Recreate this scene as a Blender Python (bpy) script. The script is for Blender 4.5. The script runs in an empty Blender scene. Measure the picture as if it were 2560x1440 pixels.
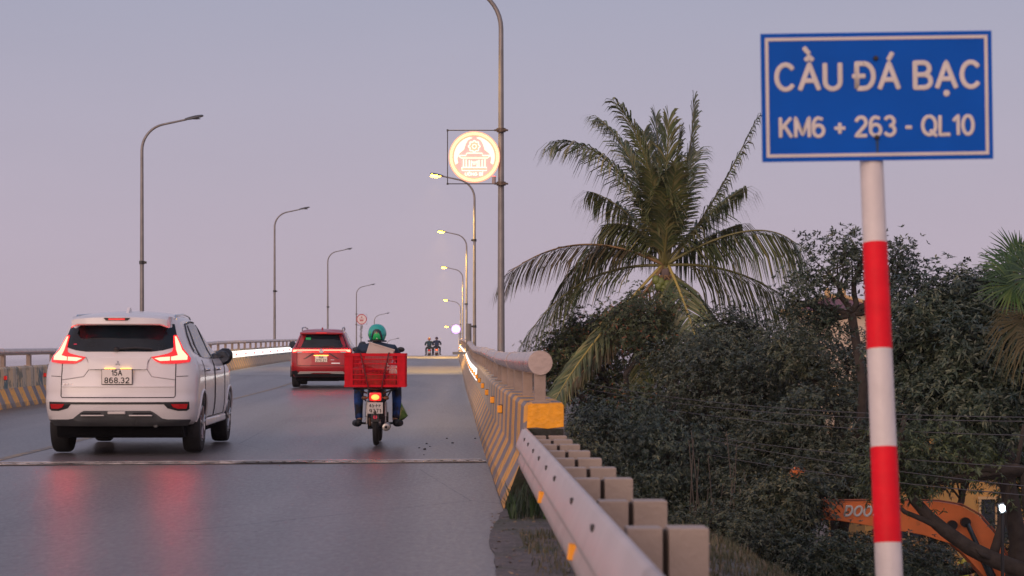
import bpy, bmesh, math, random
import numpy as np
from mathutils import Vector, Matrix, noise as mnoise
from mathutils.geometry import tessellate_polygon

random.seed(7); RNG = np.random.default_rng(7)
SC = bpy.context.scene
COL = SC.collection
PI = math.pi
F = 5000.0            # focal length in photograph pixels
CAMZ = 7.0            # eye height above the low ground

# ------------------------------------------------------------------ camera
cam_d = bpy.data.cameras.new('camera'); cam = bpy.data.objects.new('camera', cam_d); COL.objects.link(cam)
cam.location = (0, 0, CAMZ); cam.rotation_euler = (PI/2, 0, 0)
cam_d.sensor_width = 36.0; cam_d.lens = 36.0*F/2560
cam_d.shift_x = (1280-1130)/2560; cam_d.shift_y = (910-720)/2560
cam_d.clip_start = 0.1; cam_d.clip_end = 9000
cam_d.dof.use_dof = True; cam_d.dof.focus_distance = 34; cam_d.dof.aperture_fstop = 5.6
SC.camera = cam

# ------------------------------------------------------------------ sky
SUN_EL, SUN_AZ = math.radians(9), math.radians(-148)     # low glow behind and to the left of the camera
w = bpy.data.worlds.new('World'); SC.world = w; w.use_nodes = True
nt = w.node_tree; nt.nodes.clear()
N = nt.nodes.new; L = nt.links.new
out = N('ShaderNodeOutputWorld'); bg = N('ShaderNodeBackground'); L(bg.outputs[0], out.inputs[0])
tc = N('ShaderNodeTexCoord'); sep = N('ShaderNodeSeparateXYZ'); L(tc.outputs['Generated'], sep.inputs[0])
ramp = N('ShaderNodeValToRGB'); L(sep.outputs['Z'], ramp.inputs[0])
cr = ramp.color_ramp; cr.interpolation = 'LINEAR'
cr.elements[0].position = 0.0; cr.elements[0].color = (0.49, 0.405, 0.475, 1)
cr.elements[1].position = 0.185; cr.elements[1].color = (0.345, 0.340, 0.445, 1)
for p, c in ((0.07, (0.440, 0.378, 0.468, 1)), (0.5, (0.27, 0.30, 0.44, 1)), (1.0, (0.18, 0.23, 0.38, 1))):
    e = cr.elements.new(p); e.color = c
sky = N('ShaderNodeTexSky'); sky.sky_type = 'NISHITA'; sky.sun_disc = False
sky.sun_elevation = SUN_EL; sky.sun_rotation = SUN_AZ; sky.dust_density = 4
# dusk haze glow: warmer and brighter towards the afterglow behind the camera
dotn = N('ShaderNodeVectorMath'); dotn.operation = 'DOT_PRODUCT'; L(tc.outputs['Generated'], dotn.inputs[0])
dotn.inputs[1].default_value = (-0.45, -0.87, 0.17)
mr = N('ShaderNodeMapRange'); L(dotn.outputs['Value'], mr.inputs[0])
mr.inputs[1].default_value = -0.2; mr.inputs[2].default_value = 1.0; mr.inputs[3].default_value = 0; mr.inputs[4].default_value = 1
mixg = N('ShaderNodeMixRGB'); mixg.blend_type = 'ADD'; L(mr.outputs[0], mixg.inputs[0]); L(ramp.outputs[0], mixg.inputs[1])
mixg.inputs[2].default_value = (0.78, 0.46, 0.33, 1)
cn = N('ShaderNodeTexNoise'); cn.inputs['Scale'].default_value = 2.2; cn.inputs['Detail'].default_value = 4; cmp_ = N('ShaderNodeMapping'); cmp_.inputs['Scale'].default_value = (1, 1, 5); L(tc.outputs['Generated'], cmp_.inputs[0]); L(cmp_.outputs[0], cn.inputs[0])
cmr = N('ShaderNodeMapRange'); L(cn.outputs[0], cmr.inputs[0]); cmr.inputs[3].default_value = .93; cmr.inputs[4].default_value = 1.07
cmx = N('ShaderNodeMixRGB'); cmx.blend_type = 'MULTIPLY'; cmx.inputs[0].default_value = 1; L(mixg.outputs[0], cmx.inputs[1]); L(cmr.outputs[0], cmx.inputs[2])
skm = N('ShaderNodeMixRGB'); skm.blend_type = 'ADD'; skm.inputs[0].default_value = 0.012
L(cmx.outputs[0], skm.inputs[1]); L(sky.outputs[0], skm.inputs[2]); L(skm.outputs[0], bg.inputs[0]); bg.inputs[1].default_value = 1.0
w.cycles.sampling_method = 'AUTOMATIC'

sd = bpy.data.lights.new('sun', 'SUN'); so = bpy.data.objects.new('sun', sd); COL.objects.link(so)
sd.energy = 0.8; sd.specular_factor = .1; sd.angle = math.radians(38); sd.color = (1.0, 0.74, 0.58)
_d = Vector((0.45, 0.87, -0.17)).normalized(); so.rotation_euler = _d.to_track_quat('-Z', 'Y').to_euler()
so.location = (0, -20, 40)

SC.view_settings.view_transform = 'Standard'; SC.view_settings.look = 'None'
SC.view_settings.exposure = 0.06; SC.view_settings.gamma = 1.0
SC.cycles.use_denoising = True; SC.cycles.max_bounces = 6; SC.cycles.diffuse_bounces = 3
SC.cycles.glossy_bounces = 3; SC.cycles.transparent_max_bounces = 8; SC.cycles.sample_clamp_indirect = 25

# ------------------------------------------------------------------ helpers
PY = [-30, 0, 10, 15, 25, 38, 47, 57, 76, 94, 106, 125, 140, 155, 169, 190, 213, 234, 256, 278, 330, 400]
PZ = [-1.12, -1.09, -1.075, -1.07, -1.02, -.86, -.77, -.66, -.27, .0, .17, .44, .58, .53, .32, -.28, -1.05, -1.9, -3.0, -4.3, -6.4, -6.45]
_m = []
for i in range(len(PY)):
    if i == 0 or i == len(PY)-1: _m.append(0.0); continue
    a = (PZ[i]-PZ[i-1])/(PY[i]-PY[i-1]); b = (PZ[i+1]-PZ[i])/(PY[i+1]-PY[i])
    _m.append(0.0 if a*b <= 0 else 2*a*b/(a+b))
def deck(y):
    y = max(PY[0], min(PY[-1]-1e-6, y)); i = 0
    while PY[i+1] <= y: i += 1
    h = PY[i+1]-PY[i]; t = (y-PY[i])/h
    return CAMZ + (2*t**3-3*t*t+1)*PZ[i] + (t**3-2*t*t+t)*h*_m[i] + (-2*t**3+3*t*t)*PZ[i+1] + (t**3-t*t)*h*_m[i+1]
def P(px, py, Y): return Vector(((px-1130)*Y/F, Y, CAMZ-(py-910)*Y/F))

MATS = {}
def mat(name, col, rough=.5, metal=0.0, var=0.0, vscale=6.0, bump=0.0, bscale=40.0, emit=None, estr=0.0, coat=0.0, spec=0.5, dirt=None, trans=0.0):
    if name in MATS: return MATS[name]
    m = bpy.data.materials.new(name); m.use_nodes = True; t = m.node_tree; b = t.nodes['Principled BSDF']
    c4 = (*col, 1)
    b.inputs['Base Color'].default_value = c4; b.inputs['Roughness'].default_value = rough
    b.inputs['Metallic'].default_value = metal; b.inputs['Specular IOR Level'].default_value = spec
    b.inputs['Coat Weight'].default_value = coat; b.inputs['Coat Roughness'].default_value = .06
    if trans: b.inputs['Transmission Weight'].default_value = trans
    if emit: b.inputs['Emission Color'].default_value = (*emit, 1); b.inputs['Emission Strength'].default_value = estr
    tcn = None
    if var or bump or dirt: tcn = t.nodes.new('ShaderNodeTexCoord')
    src = None
    if var:
        n = t.nodes.new('ShaderNodeTexNoise'); n.inputs['Scale'].default_value = vscale; n.inputs['Detail'].default_value = 6
        t.links.new(tcn.outputs['Object'], n.inputs['Vector'])
        mp = t.nodes.new('ShaderNodeMapRange'); t.links.new(n.outputs['Fac'], mp.inputs[0])
        mp.inputs[1].default_value = .3; mp.inputs[2].default_value = .7; mp.inputs[3].default_value = 1-var; mp.inputs[4].default_value = 1+var*.6
        mx = t.nodes.new('ShaderNodeMixRGB'); mx.blend_type = 'MULTIPLY'; mx.inputs[0].default_value = 1; mx.inputs[1].default_value = c4
        t.links.new(mp.outputs[0], mx.inputs[2]); src = mx.outputs[0]
    if dirt:
        n = t.nodes.new('ShaderNodeTexNoise'); n.inputs['Scale'].default_value = dirt[1]; n.inputs['Detail'].default_value = 8
        t.links.new(tcn.outputs['Object'], n.inputs['Vector'])
        mp = t.nodes.new('ShaderNodeMapRange'); t.links.new(n.outputs['Fac'], mp.inputs[0])
        mp.inputs[1].default_value = dirt[2]; mp.inputs[2].default_value = dirt[2]+.12
        mx = t.nodes.new('ShaderNodeMixRGB'); t.links.new(mp.outputs[0], mx.inputs[0])
        if src: t.links.new(src, mx.inputs[1])
        else: mx.inputs[1].default_value = c4
        mx.inputs[2].default_value = (*dirt[0], 1); src = mx.outputs[0]
    if src: t.links.new(src, b.inputs['Base Color'])
    if bump:
        n = t.nodes.new('ShaderNodeTexNoise'); n.inputs['Scale'].default_value = bscale; n.inputs['Detail'].default_value = 4
        t.links.new(tcn.outputs['Object'], n.inputs['Vector'])
        bp = t.nodes.new('ShaderNodeBump'); bp.inputs['Strength'].default_value = bump; bp.inputs['Distance'].default_value = .02
        t.links.new(n.outputs['Fac'], bp.inputs['Height']); t.links.new(bp.outputs[0], b.inputs['Normal'])
    MATS[name] = m
    return m

ORG = {}
def props(o, label=None, cat=None, group=None, kind=None):
    if label: o['label'] = label
    if cat: o['category'] = cat
    if group: o['group'] = group
    if kind: o['kind'] = kind
    return o
def thing(name, loc, label, cat, group=None, kind=None):
    o = bpy.data.objects.new(name, None); COL.objects.link(o); o.location = loc; o.empty_display_size = .2
    ORG[o] = Vector(loc); return props(o, label, cat, group, kind)

class MB:
    def __init__(s): s.v = []; s.f = []; s.uv = None
    def add(s, vs, fs):
        k = len(s.v); s.v += [tuple(p) for p in vs]; s.f += [tuple(i+k for i in f) for f in fs]; return s
    def box(s, c, size, rot=None, bev=0.0):
        x, y, z = (q/2 for q in size)
        if bev > 0:
            b = min(bev, x*.9, y*.9, z*.9); vs = []
            bm = bmesh.new(); bmesh.ops.create_cube(bm, size=1)
            for v in bm.verts: v.co = Vector((v.co.x*2*x, v.co.y*2*y, v.co.z*2*z))
            bmesh.ops.bevel(bm, geom=bm.edges[:], offset=b, segments=2, affect='EDGES', profile=.6)
            bm.verts.index_update(); pts = [v.co.copy() for v in bm.verts]; fs = [[v.index for v in f.verts] for f in bm.faces]; bm.free()
        else:
            pts = [Vector((a, b, c_)) for a in (-x, x) for b in (-y, y) for c_ in (-z, z)]
            fs = [(0, 1, 3, 2), (4, 6, 7, 5), (0, 4, 5, 1), (2, 3, 7, 6), (0, 2, 6, 4), (1, 5, 7, 3)]
        c = Vector(c)
        if rot is not None: pts = [rot @ p for p in pts]
        return s.add([p+c for p in pts], fs)
    def tube(s, path, rad, seg=8, cap=True, flat=1.0):
        path = [Vector(p) for p in path]; n = len(path)
        if not hasattr(rad, '__len__'): rad = [rad]*n
        vs = []; up = None
        for i, p in enumerate(path):
            d = (path[min(i+1, n-1)]-path[max(i-1, 0)])
            if d.length < 1e-9: d = Vector((0, 0, 1))
            d.normalize()
            if up is None: up = Vector((0, 0, 1)) if abs(d.z) < .9 else Vector((0, 1, 0))
            a = up.cross(d)
            if a.length < 1e-4: a = Vector((1, 0, 0)).cross(d)
            a.normalize(); b = d.cross(a); up = b
            for k in range(seg):
                t = 2*PI*k/seg; vs.append(p + a*math.cos(t)*rad[i] + b*math.sin(t)*rad[i]*flat)
        fs = []
        for i in range(n-1):
            for k in range(seg):
                k2 = (k+1) % seg; fs.append((i*seg+k, i*seg+k2, (i+1)*seg+k2, (i+1)*seg+k))
        if cap: fs.append(tuple(range(seg))[::-1]); fs.append(tuple((n-1)*seg+k for k in range(seg)))
        return s.add(vs, fs)
    def cyl(s, a, b, r, seg=16, r2=None): return s.tube([a, b], [r, r if r2 is None else r2], seg)
    def lathe(s, c, prof, axis='z', seg=24, sx=1, sy=1):
        # prof: list of (radius, along)
        c = Vector(c); vs = []; fs = []; n = len(prof)
        for r, h in prof:
            for k in range(seg):
                t = 2*PI*k/seg; a, b = r*math.cos(t)*sx, r*math.sin(t)*sy
                vs.append(c + (Vector((a, b, h)) if axis == 'z' else Vector((h, a, b)) if axis == 'x' else Vector((a, h, b))))
        for i in range(n-1):
            for k in range(seg):
                k2 = (k+1) % seg; fs.append((i*seg+k, i*seg+k2, (i+1)*seg+k2, (i+1)*seg+k))
        fs.append(tuple(range(seg))); fs.append(tuple((n-1)*seg+k for k in range(seg))[::-1])
        return s.add(vs, fs)
    def ball(s, c, r, seg=16, rings=10):
        rx, ry, rz = r if hasattr(r, '__len__') else (r, r, r); c = Vector(c); vs = []; fs = []
        for i in range(rings+1):
            ph = PI*i/rings
            for k in range(seg):
                t = 2*PI*k/seg; vs.append(c+Vector((rx*math.sin(ph)*math.cos(t), ry*math.sin(ph)*math.sin(t), rz*math.cos(ph))))
        for i in range(rings):
            for k in range(seg):
                k2 = (k+1) % seg; fs.append((i*seg+k, (i+1)*seg+k, (i+1)*seg+k2, i*seg+k2))
        return s.add(vs, fs)
    def prism(s, poly, ax, d0, d1):
        """poly of 2D points extruded along ax ('x','y','z') from d0 to d1; 2D are the other two axes in order"""
        def pt(p, d): return (d, p[0], p[1]) if ax == 'x' else (p[0], d, p[1]) if ax == 'y' else (p[0], p[1], d)
        n = len(poly); vs = [pt(p, d0) for p in poly]+[pt(p, d1) for p in poly]
        tris = tessellate_polygon([[Vector((p[0], p[1], 0)) for p in poly]])
        fs = [tuple(t) for t in tris]+[tuple(i+n for i in t[::-1]) for t in tris]
        fs += [(i, (i+1) % n, (i+1) % n+n, i+n) for i in range(n)]
        return s.add(vs, fs)
    def build(s, name, m, parent=None, smooth=False, bevel=0.0, world=False, label=None, fix=True, auto=None):
        off = ORG.get(parent, Vector()) if (parent is not None and world) else Vector()
        me = bpy.data.meshes.new(name)
        me.from_pydata([(a-off.x, b-off.y, c-off.z) for a, b, c in s.v] if off.length > 0 else s.v, [], s.f)
        if fix:
            bm = bmesh.new(); bm.from_mesh(me); bmesh.ops.remove_doubles(bm, verts=bm.verts, dist=1e-5)
            bmesh.ops.recalc_face_normals(bm, faces=bm.faces); bm.to_mesh(me); bm.free()
        me.materials.append(m)
        o = bpy.data.objects.new(name, me); COL.objects.link(o)
        if parent is not None: o.parent = parent
        ORG[o] = off
        if smooth or auto:
            if auto: me.shade_auto_smooth = None if False else None
            for p in me.polygons: p.use_smooth = True
            if auto:
                a = math.radians(auto); bm = bmesh.new(); bm.from_mesh(me)
                for e in bm.edges:
                    if len(e.link_faces) == 2 and e.calc_face_angle(0) > a: e.smooth = False
                bm.to_mesh(me); bm.free()
        if bevel:
            md = o.modifiers.new('bevel', 'BEVEL'); md.width = bevel; md.segments = 2; md.limit_method = 'ANGLE'
        if label: o['label'] = label
        return o
MB_build0 = MB.build
def _build(s, name, m, parent=None, smooth=False, bevel=0.0, world=False, label=None, fix=True, auto=None):
    o = MB_build0(s, name, m, parent, smooth, bevel, world, label, fix, None)
    if auto:
        me = o.data; a = math.radians(auto); bm = bmesh.new(); bm.from_mesh(me)
        for f in bm.faces: f.smooth = True
        for e in bm.edges:
            if len(e.link_faces) != 2 or e.calc_face_angle(0) > a: e.smooth = False
        bm.to_mesh(me); bm.free()
    return o
MB.build = _build

def np_mesh(name, V, Fq, m, parent=None, off=None):
    """V (n,3) array, Fq (m,4) array of quads"""
    V = np.asarray(V, dtype=np.float32)
    if off is not None: V = V-np.array(off, dtype=np.float32)
    me = bpy.data.meshes.new(name); me.vertices.add(len(V)); me.vertices.foreach_set('co', V.ravel())
    Fq = np.asarray(Fq, dtype=np.int32); me.loops.add(Fq.size); me.loops.foreach_set('vertex_index', Fq.ravel())
    me.polygons.add(len(Fq)); me.polygons.foreach_set('loop_start', np.arange(0, Fq.size, 4, dtype=np.int32))
    me.update(calc_edges=True); me.validate()
    me.materials.append(m); o = bpy.data.objects.new(name, me); COL.objects.link(o)
    if parent is not None: o.parent = parent
    return o

# stroke lettering: every glyph is a few rounded strokes on a 0..1 by 0..1 cell (width w)
def _arc(cx, cy, rx, ry, a0, a1, n=14): return [(cx+rx*math.cos(math.radians(a0+(a1-a0)*i/n)), cy+ry*math.sin(math.radians(a0+(a1-a0)*i/n))) for i in range(n+1)]
GL = {
 'A': (.74, [[(0, 0), (.37, 1), (.74, 0)], [(.13, .34), (.61, .34)]]),
 'B': (.62, [[(.35, 1), (0, 1), (0, 0), (.36, 0)]+_arc(.36, .26, .26, .26, -90, 90)+[(0, .52)], [(.33, .52)]+_arc(.33, .76, .24, .24, -90, 90)+[(0, 1)]]),
 'C': (.68, [_arc(.36, .5, .36, .5, 42, 318, 24)]),
 'D': (.66, [[(0, 0), (0, 1), (.28, 1)]+_arc(.28, .5, .38, .5, 90, -90, 18)+[(0, 0)]]),
 'Đ': (.66, [[(0, 0), (0, 1), (.28, 1)]+_arc(.28, .5, .38, .5, 90, -90, 18)+[(0, 0)], [(-.14, .5), (.30, .5)]]),
 'F': (.54, [[(0, 0), (0, 1), (.54, 1)], [(0, .52), (.46, .52)]]),
 'G': (.72, [_arc(.36, .5, .36, .5, 45, 345, 24)+[(.71, .46), (.42, .46)]]),
 'H': (.6, [[(0, 0), (0, 1)], [(.6, 0), (.6, 1)], [(0, .5), (.6, .5)]]),
 'I': (.0, [[(0, 0), (0, 1)]]),
 'K': (.58, [[(0, 0), (0, 1)], [(.54, 1), (.04, .42)], [(.2, .6), (.58, 0)]]),
 'L': (.5, [[(0, 1), (0, 0), (.5, 0)]]),
 'M': (.72, [[(0, 0), (0, 1), (.36, .12), (.72, 1), (.72, 0)]]),
 'N': (.6, [[(0, 0), (0, 1), (.6, 0), (.6, 1)]]),
 'O': (.7, [_arc(.35, .5, .35, .5, 90, 450, 28)]),
 'Q': (.7, [_arc(.35, .5, .35, .5, 90, 450, 28), [(.42, .22), (.72, -.06)]]),
 'S': (.58, [_arc(.29, .75, .27, .25, 30, 270, 14)[:-1]+_arc(.29, .25, .29, .26, 90, -150, 14)]),
 'U': (.6, [[(0, 1), (0, .32)]+_arc(.3, .3, .3, .3, 180, 360, 16)+[(.6, 1)]]),
 '0': (.54, [_arc(.27, .5, .27, .5, 90, 450, 26)]),
 '1': (.26, [[(0, .76), (.24, 1), (.24, 0)]]),
 '2': (.54, [_arc(.27, .72, .26, .28, 165, -35, 14)+[(0, 0), (.54, 0)]]),
 '3': (.52, [_arc(.25, .75, .24, .25, 150, -80, 14)+_arc(.25, .27, .27, .27, 80, -150, 14)]),
 '4': (.56, [[(.42, 0), (.42, 1), (0, .28), (.56, .28)]]),
 '5': (.52, [[(.48, 1), (.08, 1), (.04, .54)]+_arc(.24, .32, .28, .32, 115, -150, 14)]),
 '6': (.54, [[(.46, .93)]+_arc(.30, .60, .30, .40, 100, 190, 10)+_arc(.27, .30, .27, .30, 180, -180, 22)]),
 '7': (.5, [[(0, 1), (.5, 1), (.16, 0)]]),
 '8': (.52, [_arc(.26, .75, .23, .25, 270, -90, 20), _arc(.26, .25, .26, .25, 90, 450, 20)]),
 '9': (.54, [_arc(.27, .70, .27, .30, 0, 360, 22)+[(.54, .6)]+_arc(.24, .42, .30, .42, 10, -75, 8)]),
 '+': (.5, [[(0, .42), (.5, .42)], [(.25, .17), (.25, .67)]]),
 '-': (.26, [[(0, .42), (.26, .42)]]),
 '.': (.02, [[(0, .02), (.02, .02)]]),
 'i': (.0, [[(0, 0), (0, .68)], [(0, .95), (0, .96)]]),
 ' ': (.16, []),
}
ACC = {'Ầ': ('A', [[(.24, 1.18), (.37, 1.30), (.50, 1.18)], [(.18, 1.66), (.36, 1.44)]]), 'Á': ('A', [[(.36, 1.16), (.50, 1.40)]]),
       'Ạ': ('A', [[(.36, -.24), (.38, -.24)]]), 'Ô': ('O', [[(.20, 1.16), (.35, 1.34), (.50, 1.16)]]), 'Í': ('I', [[(-.04, 1.16), (.12, 1.38)]])}
def text_line(name, s, cap, x0, x1, base, m, parent, y, bold=0.0, label=None, ext=.001, wgt=.075, gap=.24, slant=0.0, slope=0.0):
    """rounded stroke lettering between x0 and x1, baseline z=base, in the parent's xz-plane facing -y"""
    pos = 0; strokes = []
    for ch in s:
        b0, extra = ACC.get(ch, (ch, [])); wd, st = GL[b0]
        for q in st+extra: strokes.append([(pos+a+slant*b_, b_) for a, b_ in q])
        pos += wd+gap
    W_ = pos-gap; kx = (x1-x0)/W_; r = cap*wgt; mb = MB()
    for q in strokes:
        pts = [(x0+a*kx, 0, base+b_*cap+slope*a*kx) for a, b_ in q]
        if len(pts) == 2 and (Vector(pts[0])-Vector(pts[1])).length < r*.6:
            mb.ball(((pts[0][0]+pts[1][0])/2, 0, (pts[0][2]+pts[1][2])/2), r*1.35, 10, 6); continue
        a = Vector(pts[0]); b_ = Vector(pts[1]); c = Vector(pts[-1]); d = Vector(pts[-2])
        closed = (a-c).length < 1e-6
        if not closed:
            da = (a-b_).normalized(); dc = (c-d).normalized()
            pts = [tuple(a+da*r*.5), tuple(a)]+pts[1:-1]+[tuple(c), tuple(c+dc*r*.5)]; rad = [r*.7]+[r]*(len(pts)-2)+[r*.7]
        else: rad = [r]*len(pts)
        # mitre sharp corners by doubling points
        P2, R2 = [pts[0]], [rad[0]]
        for i in range(1, len(pts)-1):
            u1 = (Vector(pts[i])-Vector(pts[i-1])).normalized(); u2 = (Vector(pts[i+1])-Vector(pts[i])).normalized()
            if u1.dot(u2) < .75:
                P2 += [tuple(Vector(pts[i])-u1*r*.3), pts[i], tuple(Vector(pts[i])+u2*r*.3)]; R2 += [r, r*1.12, r]
            else: P2.append(pts[i]); R2.append(rad[i])
        P2.append(pts[-1]); R2.append(rad[-1])
        mb.tube(P2, R2, 10)
    kk = min(1.0, ext*2.2/r)
    mb.v = [(a, y+b_*kk, c) for a, b_, c in mb.v]
    return mb.build(name, m, parent, smooth=True, label=label)

def skin_mesh(name, nodes, edges, m, parent=None, sub=1, extra=None):
    """nodes: list of (pos, r) ; edges: index pairs; extra: MB whose faces join the same mesh"""
    me = bpy.data.meshes.new(name); me.from_pydata([tuple(n[0]) for n in nodes], edges, [])
    o = bpy.data.objects.new(name, me); COL.objects.link(o)
    o.modifiers.new('skin', 'SKIN')
    for i, n in enumerate(nodes):
        sv = me.skin_vertices[0].data[i]; r = n[1]
        sv.radius = (r, r) if not hasattr(r, '__len__') else r; sv.use_root = (i == 0)
    md = o.modifiers.new('sub', 'SUBSURF'); md.levels = sub; md.render_levels = sub
    bpy.context.view_layer.update()
    me2 = bpy.data.meshes.new_from_object(o.evaluated_get(bpy.context.evaluated_depsgraph_get()))
    bpy.data.objects.remove(o); bpy.data.meshes.remove(me)
    me2.name = name
    if extra:
        bm = bmesh.new(); bm.from_mesh(me2); vs = [bm.verts.new(v) for v in extra.v]
        for f in extra.f:
            try: bm.faces.new([vs[i] for i in f])
            except ValueError: pass
        bmesh.ops.recalc_face_normals(bm, faces=bm.faces); bm.to_mesh(me2); bm.free()
    me2.materials.clear(); me2.materials.append(m)
    for p in me2.polygons: p.use_smooth = True
    o2 = bpy.data.objects.new(name, me2); COL.objects.link(o2)
    if parent is not None: o2.parent = parent
    return o2

def copy_tree(o, parent=None):
    c = o.copy(); COL.objects.link(c)
    if parent is not None: c.parent = parent
    for ch in list(o.children): copy_tree(ch, c)
    return c

def nodes_of(m): return m.node_tree.nodes, m.node_tree.links
def math_node(t, op, a=None, b=None, c=None):
    n = t.nodes.new('ShaderNodeMath'); n.operation = op
    for i, v in enumerate((a, b, c)):
        if v is None: continue
        if hasattr(v, 'default_value') or hasattr(v, 'is_output'): t.links.new(v, n.inputs[i])
        else: n.inputs[i].default_value = v
    return n.outputs[0]
def mix_node(t, fac, a, b, mode='MIX'):
    n = t.nodes.new('ShaderNodeMixRGB'); n.blend_type = mode
    for i, v in enumerate((fac, a, b)):
        if isinstance(v, tuple): n.inputs[i].default_value = (*v, 1)
        elif isinstance(v, (int, float)): n.inputs[i].default_value = v
        else: t.links.new(v, n.inputs[i])
    return n.outputs[0]
def noise_node(t, vec, scale, detail=5, lo=.35, hi=.65, rough=.55, yscale=None):
    if yscale:
        mp0 = t.nodes.new('ShaderNodeMapping'); t.links.new(vec, mp0.inputs[0]); mp0.inputs['Scale'].default_value = yscale; vec = mp0.outputs[0]
    n = t.nodes.new('ShaderNodeTexNoise'); n.inputs['Scale'].default_value = scale; n.inputs['Detail'].default_value = detail
    n.inputs['Roughness'].default_value = rough
    t.links.new(vec, n.inputs['Vector'])
    mp = t.nodes.new('ShaderNodeMapRange'); t.links.new(n.outputs['Fac'], mp.inputs[0]); mp.inputs[1].default_value = lo; mp.inputs[2].default_value = hi
    return mp.outputs[0]

# ================================================================== SETTING
def road_material():
    m = bpy.data.materials.new('asphalt'); m.use_nodes = True; t = m.node_tree; b = t.nodes['Principled BSDF']
    tcn = t.nodes.new('ShaderNodeTexCoord'); v = tcn.outputs['Object']
    fine = noise_node(t, v, 60, 6, .3, .7); mid = noise_node(t, v, 1.2, 6, .3, .7); tracks = noise_node(t, v, .5, 3, .35, .65, .5, (1.8, .06, 1))
    c = mix_node(t, fine, (.050, .044, .046), (.145, .128, .128))
    c = mix_node(t, mid, c, (.085, .076, .077)); c = mix_node(t, tracks, c, (.115, .105, .106))
    grit = noise_node(t, v, 1.0, 3, .3, .7, .8, (26, 7, 1)); c = mix_node(t, .62, c, mix_node(t, grit, (.55, .55, .55), (1.65, 1.6, 1.6)), 'MULTIPLY')
    patch = noise_node(t, v, .22, 4, .52, .54, .4, (1.6, .35, 1)); c = mix_node(t, math_node(t, 'MULTIPLY', patch, .35), c, (.035, .034, .037))
    cracks = t.nodes.new('ShaderNodeTexVoronoi'); cracks.feature = 'DISTANCE_TO_EDGE'; cracks.inputs['Scale'].default_value = .16; t.links.new(v, cracks.inputs[0])
    ck = math_node(t, 'LESS_THAN', cracks.outputs[0], .0012)
    c = mix_node(t, ck, c, (.012, .013, .016))
    t.links.new(c, b.inputs['Base Color'])
    r = math_node(t, 'MULTIPLY_ADD', grit, .16, .30); r = math_node(t, 'MULTIPLY_ADD', tracks, -.05, r)
    t.links.new(r, b.inputs['Roughness']); b.inputs['Specular IOR Level'].default_value = .55
    bp = t.nodes.new('ShaderNodeBump'); bp.inputs['Strength'].default_value = .6; bp.inputs['Distance'].default_value = .009
    n2 = t.nodes.new('ShaderNodeTexNoise'); n2.inputs['Scale'].default_value = 24; n2.inputs['Detail'].default_value = 8; t.links.new(v, n2.inputs[0])
    t.links.new(n2.outputs[0], bp.inputs['Height']); t.links.new(bp.outputs[0], b.inputs['Normal'])
    return m
M_ROAD = road_material()

def yrange(a, b, st):
    r = []; y = a
    while y < b-1e-6: r.append(y); y += st
    return r+[b]
def sheet(name, x0f, x1f, y0, y1, st, dz, m, nx=1, kind='structure', label=None, cat=None):
    mb = MB(); ys = yrange(y0, y1, st); vs = []; fs = []
    for y in ys:
        a, b = (x0f(y) if callable(x0f) else x0f), (x1f(y) if callable(x1f) else x1f)
        for i in range(nx+1): vs.append((a+(b-a)*i/nx, y, deck(y)+dz))
    for j in range(len(ys)-1):
        for i in range(nx): k = j*(nx+1)+i; fs.append((k, k+1, k+nx+2, k+nx+1))
    mb.add(vs, fs); o = mb.build(name, m, smooth=True); props(o, label, cat, kind=kind); return o
sheet('road', -8.5, .376, -12, 400, 1.5, 0, M_ROAD, 4, label='dark worn asphalt carriageway climbing over the bridge', cat='road')

# worn yellow lane line
ml = bpy.data.materials.new('worn_yellow_line'); ml.use_nodes = True; t = ml.node_tree; b = t.nodes['Principled BSDF']
v = t.nodes.new('ShaderNodeTexCoord').outputs['Object']
c = mix_node(t, noise_node(t, v, 7, 8, .42, .6), (.30, .19, .06), (.06, .06, .065)); t.links.new(c, b.inputs['Base Color']); b.inputs['Roughness'].default_value = .45
sheet('road_marking', -4.98, -4.86, -12, 200, 1.5, .004, ml, label='worn yellow centre line on the asphalt', cat='road marking')

# pale concrete patch across the road further up
mp_ = mat('pale_concrete', (.20, .19, .19), .4, var=.35, vscale=2, bump=.2)
sheet('road_patch', -8.5, .376, 69.5, 72.6, .6, .004, mp_, 2, label='pale concrete strip across the road', cat='road patch')

# expansion joint: two steel bars with comb teeth between rubber
M_J = 1
joint = thing('expansion_joint', (-4.06, 20.9, deck(20.9)), 'wet steel expansion joint crossing the road behind the white car', 'joint', kind='structure')
m_st = mat('joint_steel', (.50, .48, .48), .20, metal=.6, var=.5, vscale=5, bump=.15, dirt=((.035, .035, .04), .7, .52))
m_rb = mat('joint_rubber', (.012, .012, .014), .35)
mb = MB(); mb.box((0, 0, .004), (8.86, .50, .008)); mb.build('rubber_seal', m_rb, joint)
mb = MB()
for yy in (-.17, .17): mb.box((0, yy, .014), (8.86, .11, .012))
mb.build('steel_bar', m_st, joint)
mb = MB()
for i in range(64):
    mb.cyl((-4.38+i*.139, -.17, .02), (-4.38+i*.139, -.17, .0235), .018, 8)
mb.build('bolt_row', m_rb, joint)

joint.rotation_euler = (0, 0, math.radians(7))
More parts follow.
